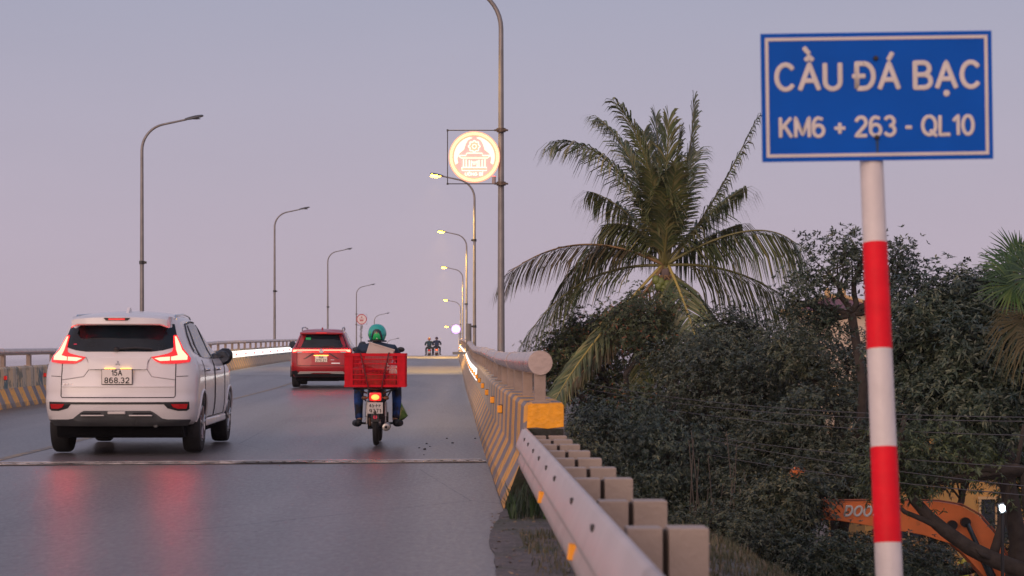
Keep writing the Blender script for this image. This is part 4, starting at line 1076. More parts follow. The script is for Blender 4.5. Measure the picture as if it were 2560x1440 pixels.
mb = MB(); C.patch(mb, [(-.585, 1.475), (-.655, 1.28), (-.715, 1.135), (-.5, 1.115), (.5, 1.115), (.715, 1.135), (.655, 1.28), (.585, 1.475)], .006); gl = mb.build('rear_window', M_GLASS, rc, auto=50)
mb = MB(); C.line(mb, [(-.02, 1.145), (.2, 1.155), (.36, 1.145)], .025, .02); mb.build('rear_wiper', M_BLK, gl)
mb = MB(); C.patch(mb, [(-.44, 1.395), (-.30, 1.395), (-.30, 1.335), (-.44, 1.335)], .012); mb.build('green_sticker', mat('sticker_green', (.02, .45, .14), .5), gl)
mb = MB(); xs = [-.60, -.5, -.25, 0, .25, .5, .60]; vs = []; fs = []
for x in xs:
    q = abs(x)/.6; yb = .10+.06*q*q; vs += [(x, yb+.02, 1.49), (x, yb, 1.505), (x, yb+.02, 1.548-.012*q), (x, yb+.12, 1.585-.03*q), (x, .6, 1.615-.06*q*q), (x, .6, 1.54), (x, .34, 1.50)]
for j in range(len(xs)-1):
    for k in range(7): k2 = (k+1) % 7; fs.append((j*7+k, j*7+k2, j*7+7+k2, j*7+7+k))
fs += [tuple(range(7)), tuple((len(xs)-1)*7+k for k in range(7))]; mb.add(vs, fs); sp = mb.build('spoiler', M_RPAINT, rc, auto=35)
mb = MB(); mb.box((0, .10, 1.527), (.3, .01, .022)); mb.build('brake_light', M_TAILRED, sp)
mb = MB(); mb.prism([(.45, 1.60), (.58, 1.68), (.66, 1.675), (.72, 1.61)], 'x', -.02, .02); mb.build('roof_antenna', M_RPAINT, rc)
mb = MB()
for s in (-1, 1): mb.tube([(s*.56, .5, 1.60), (s*.57, .62, 1.665), (s*.56, 1.5, 1.69), (s*.54, 2.2, 1.655), (s*.53, 2.35, 1.61)], .018, 8)
mb.build('roof_rail', mat('roof_rail_grey', (.3, .3, .31), .3, metal=.8), rc, smooth=True)
mb = MB(); C.patch(mb, [(-.80, 1.075), (.80, 1.075), (.80, .99), (.60, .975), (-.60, .975), (-.80, .99)], .012, thick=.02); lb = mb.build('light_panel', M_TAILRED, rc, auto=40)
mb = MB(); C.patch(mb, [(-.78, 1.060), (.78, 1.060), (.78, 1.035), (-.78, 1.035)], .018, thick=.004); 
for s in (-1, 1): C.patch(mb, [(s*.79, 1.035), (s*.67, 1.035), (s*.72, 1.0), (s*.79, .995)], .018, thick=.004)
mb.build('glowing_bar', M_BAR, lb)
for s in (-1, 1):
    mb = MB(); C.patch(mb, [(s*.68, 1.01), (s*.50, 1.005), (s*.56, .975), (s*.66, .97)], .022); mb.build('reversing_light', mat('clear_lens', (.55, .5, .5), .15), lb)
    mb = MB(); C.patch(mb, [(s*.50, .80), (s*.22, .975), (s*.20, .955), (s*.24, .93), (s*.42, .82)], .012); mb.build('black_accent', M_BLK, rc)
    mb = MB(); C.patch(mb, [(s*.82, .70), (s*.77, .70), (s*.77, .60), (s*.83, .58)], .012); mb.build('rear_reflector', M_REFL, rc)
mb = MB(); mb.lathe((0, C.rear(0, 1.02)-.03, 1.02), [(.0, 0), (.055, 0), (.065, .01), (.065, .03)], 'y', 24); mb.build('emblem', M_CHROME, rc)
mb = MB(); C.patch(mb, [(.28, .70), (.52, .70), (.52, .672), (.28, .672)], .01); C.patch(mb, [(.26, .782), (.36, .782), (.36, .772), (.26, .772)], .01); mb.build('chrome_badge', M_CHROME, rc)
mb = MB(); C.line(mb, [(-.69, .98), (-.67, .62), (.67, .62), (.69, .98)], .012, .001); mb.build('panel_gap', M_SEAM, rc)
py = C.rear(0, .80)-.03; mb = MB(); mb.box((0, py, .805), (.335, .008, .17), bev=.003); pl_ = mb.build('number_plate', mat('plate_warm', (.74, .64, .54), .4, emit=(1, .65, .4), estr=.10), rc); pl_['label'] = 'white plate reading 90A 270.27'
text_line('lettering', '90A', .056, -.06, .06, .823, M_PTEXT, pl_, py-.005, wgt=.10, gap=.3, label='90A'); text_line('lettering', '270.27', .056, -.135, .135, .737, M_PTEXT, pl_, py-.005, wgt=.10, gap=.3, label='270.27')
mb = MB(); mb.box((0, py+.004, .903), (.40, .02, .02)); mb.build('plate_lamp', M_PLAMP, rc)
mb = MB(); C.patch(mb, [(-.84, .46), (-.70, .49), (-.60, .39), (.60, .39), (.70, .49), (.84, .46), (.80, .31), (-.80, .31)], .008, thick=.02); lw = mb.build('lower_bumper', M_BLK, rc, auto=40)
mb = MB(); C.patch(mb, [(-.60, .46), (.60, .46), (.66, .395), (.30, .405), (.22, .425), (-.22, .425), (-.30, .405), (-.66, .395)], .020, thick=.02); mb.build('skid_plate', mat('skid_silver', (.62, .58, .54), .3, metal=.4), lw)
for s in (-1, 1):
    mb = MB(); C.patch(mb, [(.60, 1.15), (.66, 1.33), (.86, 1.47), (1.45, 1.51), (2.3, 1.50), (2.62, 1.44), (3.08, 1.17), (3.1, 1.11), (1.6, 1.11)], .006, 'side', s, .09); sg = mb.build('side_glass', M_GLASS, rc, auto=50)
    mb = MB()
    for yc in (.84, 3.59): mb.tube([(s*.865, yc+.38*math.cos(a), .33+.38*math.sin(a)) for a in [math.radians(q) for q in range(-5, 186, 10)]], .035, 8, flat=.8)
    mb.box((s*.85, 2.2, .33), (.06, 1.95, .12), bev=.02); mb.build('wheel_arch_trim', M_BLK, rc, auto=60)
    mirror_part(rc, s*.88, 2.95, 1.17, M_BLK, s)
rc.location = (rx_, ry_, deck(ry_+.84)+.003); rc.rotation_euler = (math.atan((deck(ry_+3.6)-deck(ry_+.84))/2.76), 0, 0)

# ================================================================== MOTORBIKES AND RIDERS
M_FRM = mat('bike_dark_metal', (.03, .032, .035), .4, metal=.6); M_ALU = mat('worn_aluminium', (.32, .31, .31), .35, metal=.8, var=.3, vscale=30)
M_RUST = mat('brown_chain_case', (.10, .05, .03), .6, metal=.3); M_BTAIL = mat('bike_tail_glow', (1, .3, .1), .3, emit=(1, .08, .015), estr=9.0)
def bike_wheel(p, y, r, w_):
    mb = MB(); h = w_/2
    mb.lathe((0, y, r), [(r-.075, -h*.75), (r-.045, -h), (r-.015, -h*.8), (r, -h*.3), (r, h*.3), (r-.015, h*.8), (r-.045, h), (r-.075, h*.75)], 'x', 44); t = mb.build('wheel', M_TYRE, p, auto=40)
    mb = MB(); mb.lathe((0, y, r), [(r-.085, -.02), (r-.068, -.025), (r-.068, .025), (r-.085, .02)], 'x', 36); mb.cyl((-.06, y, r), (.06, y, r), .05, 16)
    for i in range(18):
        a = 2*PI*i/18; mb.tube([(.03*(1 if i % 2 else -1), y+.045*math.cos(a), r+.045*math.sin(a)), (0, y+(r-.08)*math.cos(a), r+(r-.08)*math.sin(a))], .003, 5)
    mb.build('rim', M_ALU, t)
def motorbike(loc, label, group, paint, tail_on, plate=None, rack=True):
    t = thing('motorbike', (0, 0, 0), label, 'motorbike', group)
    bike_wheel(t, .02+.28, .285, .075); bike_wheel(t, 1.50, .285, .065)
    mb = MB(); vs = []
    mb.tube([(0, .12, .66), (0, .35, .68), (0, .62, .62), (0, .80, .50), (0, 1.02, .50), (0, 1.20, .72), (0, 1.28, .90)], [.07, .11, .12, .10, .09, .10, .07], 14); mb.box((0, .72, .36), (.20, .34, .24), bev=.05); mb.build('body_cover', paint, t, smooth=True)
    mb = MB(); mb.tube([(0, .08, .755), (0, .3, .775), (0, .6, .765), (0, .86, .74)], [.09, .12, .12, .07], 14, flat=.38); mb.build('seat', M_BLK, t, smooth=True)
    mb = MB(); mb.ball((0, .015, .610), (.050, .04, .034), 16, 10); tl = mb.build('tail_light', M_BTAIL if tail_on else M_TAILRED, t, smooth=True)
    mb = MB(); mb.box((0, .045, .615), (.15, .05, .105), bev=.02); mb.build('lamp_housing', M_TAILRED, tl)
    for s in (-1, 1):
        mb = MB(); mb.tube([(s*.06, .05, .61), (s*.12, .04, .60)], .012, 8); mb.ball((s*.135, .03, .60), (.035, .03, .025)); mb.build('indicator', mat('smoked_orange', (.12, .06, .03), .3), t, smooth=True)
        mb = MB(); mb.tube([(s*.115, .30, .27), (s*.11, .38, .56)], .014, 8); mb.tube([(s*.113, .325, .36), (s*.11, .37, .53)], .024, 12); mb.build('shock_absorber', M_ALU, t, auto=50)
        mb = MB(); mb.tube([(s*.07, 1.5, .285), (s*.07, 1.30, .78)], .022, 8); mb.build('fork_leg', M_ALU, t)
        mb = MB(); mb.tube([(s*.02, 1.24, .98), (s*.14, 1.22, 1.01), (s*.30, 1.12, 1.0), (s*.34, 1.08, .995)], .013, 8); mb.tube([(s*.24, 1.15, 1.002), (s*.34, 1.08, .995)], .018, 8); mb.build('handlebar', M_BLK, t, smooth=True)
        mb = MB(); mb.tube([(s*.19, 1.18, 1.01), (s*.22, 1.16, 1.10), (s*.27, 1.14, 1.17)], .006, 6); mb.ball((s*.285, 1.13, 1.195), (.052, .02, .034)); mb.build('mirror', M_BLK, t, smooth=True)
        mb = MB(); mb.tube([(s*.10, .70, .265), (s*.26, .70, .265)], .014, 8); mb.build('foot_peg', M_BLK, t)
    mb = MB(); mb.box((0, -.005, .37), (.10, .012, .13), bev=.005); mb.tube([(0, .04, .56), (0, .0, .44), (0, 0, .33)], [.02, .02, .015], 8); mf = mb.build('mudguard', M_FRM, t)
    mb = MB(); mb.lathe((0, -.014, .365), [(0, 0), (.026, 0), (.03, .008)], 'y', 6); mb.build('red_reflector', mat('bike_reflector', (.5, .02, .06), .3, emit=(.8, .02, .08), estr=.15), mf)
    mb = MB(); mb.lathe((.135, .36, .243), [(0, -.42), (.022, -.42), (.024, -.405), (.046, -.40), (.05, -.38), (.05, -.05), (.03, 0), (.02, .3), (.0, .3)], 'y', 20); ex = mb.build('exhaust', M_ALU, t, auto=40)
    mb = MB(); mb.lathe((.135, -.062, .243), [(0, 0), (.017, 0), (.017, .01)], 'y', 16); mb.build('exhaust_bore', M_UNDER, ex)
    mb = MB(); mb.box((-.075, .48, .30), (.03, .52, .10), bev=.03); mb.build('chain_case', M_RUST, t)
    mb = MB(); mb.cyl((-.12, .72, .30), (.14, .72, .30), .11, 20); mb.box((0, .8, .33), (.22, .26, .2), bev=.05); mb.build('engine', M_FRM, t)
    mb = MB(); mb.ball((0, 1.33, .93), (.10, .09, .09)); mb.build('headlight_cowl', paint, t, smooth=True)
    if rack:
        mb = MB()
        for s in (-1, 1): mb.tube([(s*.26, -.02, .715), (s*.26, .46, .715)], .012, 8); mb.tube([(s*.10, .02, .66), (s*.24, .0, .71)], .010, 8); mb.tube([(s*.12, .10, .56), (s*.20, .05, .705)], .009, 8)
        for y in (-.02, .15, .32, .46): mb.tube([(-.27, y, .715), (.27, y, .715)], .010, 8)
        mb.build('rear_rack', M_FRM, t, smooth=True)
    mb = MB(); mb.box((0, -.018, .478), (.19, .006, .14), Matrix.Rotation(math.radians(8), 3, 'X'), bev=.004); pl = mb.build('number_plate', mat('bike_plate_white', (.62, .58, .56), .45), t)
    if plate:
        pl['label'] = 'white plate reading '+' '.join(plate)
        text_line('lettering', plate[0], .040, -.070, .070, .490, M_PTEXT, pl, -.026, wgt=.10, gap=.3, label=plate[0]); text_line('lettering', plate[1], .040, -.068, .068, .424, M_PTEXT, pl, -.020, wgt=.10, gap=.4, label=plate[1])
    t.location = loc
    return t

M_SKIN = mat('skin', (.36, .20, .13), .55)
def hand_mb(mb, p, fwd, s, r=.0085):
    """palm and five separate fingers curled round a grip running along x at p"""
    p = Vector(p)
    mb.tube([p+Vector((0, -.055, .012)), p+Vector((0, -.02, .028)), p+Vector((0, .012, .026))], [.026, .036, .034], 10, flat=.45)
    for i, l in enumerate((.9, 1.05, 1.0, .8)):
        x = -.030+i*.020
        q = [p+Vector((x, .008, .030)), p+Vector((x, .034*l, .024)), p+Vector((x, .042*l, -.002)), p+Vector((x, .022*l, -.026)), p+Vector((x, .0, -.028))]
        mb.tube(q, [r*1.05, r, r*.95, r*.85, r*.7], 7)
    mb.tube([p+Vector((-s*.026, -.03, .012)), p+Vector((-s*.042, -.008, -.004)), p+Vector((-s*.034, .014, -.024))], [r*1.25, r*1.1, r*.8], 7)
def rider(loc, label, jacket, trousers, shoes, helmet, group, near=False):
    t = thing('person', (0, 0, 0), label, 'person', group)
    hips = {}; nodes = [((0, .50, .86), (.15, .12)), ((0, .53, 1.0), (.135, .11)), ((0, .57, 1.12), (.165, .11)), ((0, .60, 1.205), (.14, .09)), ((0, .625, 1.265), .055), ((0, .64, 1.31), .055), ((0, .65, 1.37), (.075, .09)), ((0, .65, 1.43), (.065, .08))]
    edges = [(0, 1), (1, 2), (2, 3), (3, 4), (4, 5), (5, 6), (6, 7)]
    def limb(base, pts, ns, es):
        k = base
        for p in pts: ns.append(p); es.append((k, len(ns)-1)); k = len(ns)-1
    arm = lambda s, r: [((s*.185, .61, 1.19), .055*r), ((s*.285, .78, 1.03), .043*r), ((s*.300, .98, 1.01), .034*r), ((s*.305, 1.055, 1.02), .026*r)]
    leg = lambda s, r: [((s*.10, .52, .83), .088*r), ((s*.235, .90, .76), .062*r), ((s*.235, .84, .55), .058*r), ((s*.225, .72, .34), .042*r)]
    ex = MB(); nb, eb = list(nodes), list(edges)
    for s in (-1, 1):
        limb(3, arm(s, .92), nb, eb); limb(0, leg(s, .92)+[((s*.225, .70, .30), .038), ((s*.245, .82, .285), .030)], nb, eb)
        hand_mb(ex, (s*.30, 1.105, 1.0), 1, s)
        ex.ball((s*.078, .65, 1.385), (.012, .022, .032), 8, 6); ex.ball((s*.03, .735, 1.40), (.012, .008, .008), 8, 6)
    ex.tube([(0, .73, 1.40), (0, .755, 1.375), (0, .735, 1.365)], [.01, .014, .008], 8); ex.box((0, .738, 1.338), (.045, .012, .01))
    body = skin_mesh('body', nb, eb, M_SKIN, t, 1, ex)
    nj, ej = [((0, .50, .83), (.175, .14)), ((0, .53, .98), (.165, .135)), ((0, .57, 1.12), (.195, .13)), ((0, .60, 1.215), (.165, .105)), ((0, .625, 1.27), (.075, .07))], [(0, 1), (1, 2), (2, 3), (3, 4)]
    for s in (-1, 1): limb(3, [((s*.195, .61, 1.20), .075), ((s*.30, .78, 1.03), .062), ((s*.305, .96, 1.01), .050), ((s*.305, 1.02, 1.015), .044)], nj, ej)
    jk = skin_mesh('jacket', nj, ej, jacket, t, 2)
    nt_, et_ = [((0, .50, .80), (.165, .14)), ((0, .51, .90), (.165, .135))], [(0, 1)]
    for s in (-1, 1): limb(0, [((s*.10, .52, .81), .105), ((s*.235, .90, .755), .072), ((s*.245, .84, .55), .064), ((s*.235, .73, .36), .050), ((s*.232, .71, .31), .056)], nt_, et_)
    skin_mesh('trousers', nt_, et_, trousers, t, 2)
    for s in (-1, 1): skin_mesh('shoe', [((s*.225, .64, .285), .050), ((s*.245, .73, .265), .054), ((s*.285, .84, .262), .046), ((s*.305, .90, .262), .032)], [(0, 1), (1, 2), (2, 3)], shoes, t, 2)
    return t, body
def helmet_near(t):
    M_TEAL = mat('helmet_teal_gloss', (.01, .36, .31), .2, coat=.6, var=.12, vscale=7); M_GRN = mat('helmet_green', (.02, .50, .13), .3, coat=.4)
    c = Vector((0, .655, 1.395)); mb = MB(); vs = []; fs = []; seg = 28; rings = 16
    for i in range(rings+1):
        ph = PI*.80*i/rings
        for k in range(seg):
            a = 2*PI*k/seg; r = math.sin(ph)**.85 if ph > 0 else 0; zz = .125*math.cos(ph); y = .138*r*math.sin(a); x = .118*r*math.cos(a)
            if math.cos(ph) < -.3: x *= .97; y *= .97
            vs.append(c+Vector((x, y, zz)))
    for i in range(rings):
        for k in range(seg):
            k2 = (k+1) % seg; a = 2*PI*(k+.5)/seg
            if math.sin(a) > .35 and 6 <= i <= 13: continue     # face opening
            fs.append((i*seg+k, (i+1)*seg+k, (i+1)*seg+k2, i*seg+k2))
    mb.add(vs, fs); h = mb.build('helmet', M_TEAL, t, smooth=True); h.modifiers.new('t', 'SOLIDIFY').thickness = .012
    def on(x, z, o=.006):
        q = max(-1, min(1, z/.125)); r = math.sqrt(max(0, 1-q*q))**.85; yy = .138*r*math.sqrt(max(0, 1-(x/(.118*max(r, .05)))**2)); return c+Vector((x, -yy-o, z))
    def hp(poly, o, m, nm, par):
        mb = MB(); P2 = []
        tr = tessellate_polygon([[Vector((a, b, 0)) for a, b in poly]]); vs = []; fs = []
        for tri in tr:
            A, B, Cc = (Vector(poly[i]) for i in tri); n = 5; base = len(vs); ids = {}
            for i in range(n+1):
                for j in range(n+1-i): q = A+(B-A)*i/n+(Cc-A)*j/n; ids[(i, j)] = len(vs); vs.append(on(q.x, q.y, o))
            for i in range(n):
                for j in range(n-i):
                    fs.append((ids[(i, j)], ids[(i+1, j)], ids[(i, j+1)]))
                    if i+j < n-1: fs.append((ids[(i+1, j)], ids[(i+1, j+1)], ids[(i, j+1)]))
        mb.add(vs, fs); ob = mb.build(nm, m, par, smooth=True); md = ob.modifiers.new('t', 'SOLIDIFY'); md.thickness = .003; return ob
    dark = [(-.072, -.092), (-.066, -.02), (-.05, .035), (-.02, .058), (.02, .058), (.05, .035), (.066, -.02), (.072, -.092)]
    d_ = hp(dark, .004, mat('helmet_dark_panel', (.012, .018, .03), .3), 'rear_panel', h)
    hp([(-.056, -.075), (-.036, -.006), (-.012, .016), (.012, .016), (.036, -.006), (.056, -.075)], .008, M_GRN, 'green_crest', h)
    hp([(-.012, -.066), (.0, -.048), (.014, -.066)], .011, mat('helmet_white_mark', (.8, .8, .8), .4), 'white_mark', h)
    hp([(-.010, .004), (.0, .030), (.012, .004)], .011, mat('helmet_tan_mark', (.45, .2, .12), .4), 'tan_mark', h)
    hp([(-.104, -.04), (-.098, .03), (-.086, .045), (-.078, .02), (-.084, -.04)], .004, M_GRN, 'green_side_patch', h)
    mb = MB(); mb.tube([c+Vector((.112*math.cos(a), .132*math.sin(a)-.004, -.092)) for a in [2*PI*i/24 for i in range(25)]], .010, 8); mb.build('helmet_rim', M_BLK, h, smooth=True)
    return h
def helmet_simple(t, m):
    mb = MB(); c = (0, .655, 1.405); vs = []; mb.lathe(c, [(.0, .125), (.05, .115), (.09, .085), (.113, .03), (.116, -.03), (.118, -.05), (.108, -.05), (.10, 0)], 'z', 20, 1, 1.15); mb.build('helmet', m, t, smooth=True)
BY = 24.6; BX = P(938, 0, BY).x; bz = deck(BY+.3)+.002; bt = math.atan((deck(BY+1.5)-deck(BY+.3))/1.2)
bike = motorbike((BX, BY, bz), 'old dark motorbike carrying the big red crate, plate 45-FF 9371', 'motorbikes on the bridge', mat('dark_blue_bike_paint', (.02, .025, .04), .35), True, ('45-FF', '9371')); bike.rotation_euler = (bt, 0, 0)
M_NAVY = mat('navy_jacket', (.012, .028, .055), .8, var=.35, vscale=9, bump=.5, bscale=16); M_BLUET = mat('blue_trousers', (.008, .05, .22), .8, var=.6, vscale=8, bump=.5, bscale=18, dirt=((.010, .010, .018), 7, .46))
pr, body = rider((BX, BY, bz), 'rider in a navy jacket and teal and green helmet behind the red crate', M_NAVY, M_BLUET, mat('dark_shoes', (.012, .016, .022), .6), None, 'motorbike riders')
helmet_near(pr); pr.location = (BX, BY, bz); pr.rotation_euler = (bt, 0, 0); pr.scale = (1, 1, 1)
# crate
M_CR = mat('red_crate_plastic', (.60, .003, .016), .55, var=.15, vscale=10, spec=.2, dirt=((.40, .01, .02), 6, .66)); CW, CD, CH = .735, .50, .415
cr_ = thing('red_crate', (BX+.0, BY-.06, bz+.735), 'big red plastic lattice crate strapped on the rear of the motorbike', 'crate')
for (nm, nx, ux, W_) in (('back_panel', (0, 0), (1, 0), CW), ('front_panel', (0, CD), (1, 0), CW), ('side_panel', (-CW/2, CD/2), (0, 1), CD), ('side_panel', (CW/2, CD/2), (0, 1), CD)):
    mb = MB(); px_, py_ = nx
    def bar(u0, u1, z0, z1, th=.012, off=0.0):
        cu_, cz_ = (u0+u1)/2, (z0+z1)/2; du = u1-u0
        if ux == (1, 0): mb.box((px_+cu_, py_+off, cz_), (du, th, z1-z0))
        else: mb.box((px_+off, py_+cu_, cz_), (th, du, z1-z0))
    h = W_/2; e = .0012
    bar(-h, h, CH-.035, CH, .030); bar(-h, h, 0, .030, .026)
    for s in (-1, 1):                                 # solid corner posts with ribs
        a, b_ = (h-.095, h-.002) if s > 0 else (-h+.002, -h+.095)
        bar(a, b_, .030+e, CH-.035-e, .010)
        for z in (.09, .15, .21, .27, .33): bar(a, b_, z, z+.012, .020)
        bar(a if s > 0 else b_-.014, a+.014 if s > 0 else b_, .030+e, CH-.036, .024); bar((a+b_)/2-.004, (a+b_)/2+.004, .031, CH-.037, .018)
    zz = [.085, .150, .215, .280, .335]
    for z in zz: bar(-h+.096, h-.096, z, z+.012, .016)
    n = int((W_-.19)/.0165)
    for i in range(1, n):
        u = -h+.095+(W_-.19)*i/n; bar(u-.0036, u+.0036, .031, CH-.036, .009 if i % 6 else .020)
    mb.build(nm, M_CR, cr_)
mb = MB(); 
for i in range(12): mb.box((-CW/2+.04+i*.0596, CD/2, .006), (.035, CD-.03, .010))
for y in (.03, CD/2, CD-.03): mb.box((0, y, .016), (CW-.03, .03, .008))
mb.build('base_grid', M_CR, cr_)
text_line('lettering', 'VIET', .024, .16, .27, .205, mat('crate_white_print', (.7, .6, .58), .6), cr_, -.017, wgt=.09) if False else None
mb = MB(); mb.box((.155, -.017, .285), (.012, .004, .012)); mb.box((.160, -.017, .262), (.030, .004, .010))
for i in range(7): mb.box((.155+i*.016, -.017, .220+(.004 if i % 2 else 0)), (.010, .004, .012))
mb.build('white_print', mat('crate_white_print', (.62, .45, .45), .6), cr_)
cr_.rotation_euler = (bt, 0, math.radians(-.4))
# bungee straps
mb = MB()
for x0_, x1_ in ((-.18, -.08), (.17, .08)): mb.tube([(BX+x0_, BY-.085, bz+.735+CH+.005), (BX+(x0_+x1_)/2, BY-.10, bz+.95), (BX+x1_, BY-.09, bz+.72)], .008, 6)
mb.tube([(BX-.18, BY-.085, bz+.735+CH+.005), (BX-.2, BY+.4, bz+.735+CH)], .008, 6); mb.tube([(BX+.17, BY-.085, bz+.735+CH+.005), (BX+.2, BY+.4, bz+.735+CH)], .008, 6)
o = mb.build('bungee_cord', mat('dark_red_cord', (.12, .01, .015), .7)); props(o, 'dark rubber cord crossing the back of the red crate', 'cord')
# foam box and parcels inside
mb = MB(); R_ = Matrix.Rotation(math.radians(17), 3, 'Y') @ Matrix.Rotation(math.radians(-8), 3, 'X'); mb.box((BX+.035, BY+.10, bz+1.085), (.32, .20, .28), R_, bev=.01); o = mb.build('foam_box', mat('cream_foam_box', (.50, .42, .38), .7, var=.08, vscale=6)); props(o, 'cream foam box tilted in the red crate behind the rider', 'box')
mb = MB(); mb.box((BX+.035, BY+.10, bz+1.085), (.332, .212, .02), R_, bev=.004); mb.v = [tuple(Vector(v)+R_ @ Vector((0, 0, .145))) for v in mb.v]; mb.build('lid', MATS['cream_foam_box'], o)
for (x, z, r_, c_, lb) in ((-.02, .83, (.13, .10, .10), (.35, .20, .08), 'tan plastic bag bundle at the bottom of the red crate'), (-.24, .86, (.09, .12, .12), (.30, .10, .07), 'brown bundle in the left corner of the red crate'), (.22, .81, (.10, .12, .08), (.22, .14, .05), 'dull green bundle in the right corner of the red crate')):
    mb = MB(); mb.ball((BX+x, BY+.13, bz+z), r_, 20, 14); vs = []
    for v in mb.v: n_ = mnoise.noise(Vector(v)*14); vs.append((v[0]+n_*.02, v[1]+n_*.02, v[2]+n_*.025))
    mb.v = vs; o = mb.build('bundle', mat('bundle_%02d' % int(c_[0]*100), c_, .5, var=.3, vscale=14), smooth=True); props(o, lb, 'bundle', 'bundles in the red crate')
# hanging bag
mb = MB(); pts = [(.27, .56), (.30, .53), (.345, .44), (.385, .36), (.33, .31), (.27, .285), (.25, .34), (.255, .45)]
vs = []; fs = []; n = len(pts)
for y, k_ in ((.80, .82), (.84, 1), (.92, 1), (.96, .82)):
    for a, b_ in pts: vs.append((.30+(a-.30)*k_, y+.01*math.sin(a*40), .42+(b_-.42)*k_))
for j in range(3):
    for k_ in range(n): k2 = (k_+1) % n; fs.append((j*n+k_, j*n+k2, j*n+n+k2, j*n+n+k_))
fs += [tuple(range(n)), tuple(3*n+k_ for k_ in range(n))]
mb.add([(BX+a, BY+b_, bz+c) for a, b_, c in vs], fs); mg = mat('green_vegetable_bag', (.10, .22, .03), .35, var=.6, vscale=14, dirt=((.55, .50, .16), 8, .56)); o = mb.build('plastic_bag', mg, auto=50); props(o, 'green and yellow plastic bag hanging by the rider right leg', 'bag')
mb = MB(); mb.tube([(BX+.27, BY+.88, bz+.55), (BX+.24, BY+.95, bz+.66), (BX+.20, BY+1.02, bz+.80)], .006, 6); mb.build('bag_handle', mg, o)
# the two riders on the crest
for (px, Y, pc, jk, tr_, hm, on, lb1, lb2, dx) in ((1073, 162, (.03, .03, .035), (.012, .05, .07), (.03, .05, .06), (.50, .16, .06), False, 'dark motorbike on the crest with unlit tail, left of the pair', 'rider in an orange helmet on the bridge crest', 0),
                                     (1091.5, 160, (.03, .02, .02), (.012, .03, .08), (.012, .025, .05), (.05, .02, .04), True, 'motorbike on the crest with glowing red tail light', 'rider in a dark helmet and navy jacket on the bridge crest', 0)):
    x = P(px, 0, Y).x; z = deck(Y+.3); nm = str(px)
    b2 = motorbike((x, Y, z), lb1, 'motorbikes on the bridge', mat('crest_bike_'+nm, pc, .4), on, None, False)
    p2, bd = rider((x, Y, z), lb2, mat('crest_jacket_'+nm, jk, .8), mat('crest_trousers_'+nm, tr_, .8), MATS['dark_shoes'], None, 'motorbike riders')
    helmet_simple(p2, mat('crest_helmet_'+nm, hm, .3)); p2.location = (x, Y, z); b2.scale = (1.08,)*3; p2.scale = (1.12,)*3
# crumbs of asphalt on the road near the barrier
for i, (px, py, sz) in enumerate(((1062, 1108, .03), (1066, 1100, .02), (1117, 1092, .02), (1131, 1099, .022), (1060, 1115, .015), (1048, 1106, .018), (1188, 1092, .02), (1075, 1104, .014))):
    Y = 24+ (1108-py)*.18; p = Vector(((px-1130)*Y/F, Y, deck(Y))); mb = MB(); mb.ball((p.x, p.y, p.z+sz*.2), (sz*.7, sz*.8, sz*.4), 8, 6)
    mb.v = [(a+mnoise.noise(Vector((a*60, b_*60, c*60)))*sz*.4, b_, c) for a, b_, c in mb.v]
    o = mb.build('asphalt_crumb', mat('tar_black', (.012, .012, .014), .7)); props(o, 'small black crumb of asphalt on the road, '+['largest of the cluster by the barrier','beside the largest crumb','alone to the right of the cluster','just right of the lone crumb','nearest of the cluster','leftmost of the cluster','alone close to the barrier foot','on the right edge of the cluster'][i], 'crumb', 'asphalt crumbs on the road')
# ================================================================== HOUSES, EXCAVATOR, CABLES
M_CREAM = mat('cream_render', (.62, .50, .38), .8, var=.18, vscale=1.2, dirt=((.35, .28, .22), 1.1, .64)); M_OCH = mat('ochre_render', (.52, .30, .09), .8, var=.22, vscale=1.0, dirt=((.25, .16, .08), .9, .62))
M_ROOF = mat('purple_tiles', (.16, .07, .09), .55, var=.3, vscale=3, bump=.5, bscale=14); M_TRIM = mat('yellow_trim', (.62, .42, .20), .7); M_WIN = mat('house_glass', (.03, .04, .05), .1)
def window(parent, x, y, z, w_, h):
    mb = MB()
    for (cx, cz, sx, sz) in ((0, h/2, w_+.12, .08), (0, -h/2, w_+.12, .08), (-w_/2, 0, .08, h-.09), (w_/2, 0, .08, h-.09), (0, 0, .05, h-.09)): mb.box((x+cx, y-.03, z+cz), (sx, .08, sz))
    f = mb.build('window', M_TRIM, parent, world=True); mb = MB(); mb.box((x, y+.0, z), (w_-.05, .02, h-.05)); mb.build('pane', M_WIN, f, world=True)
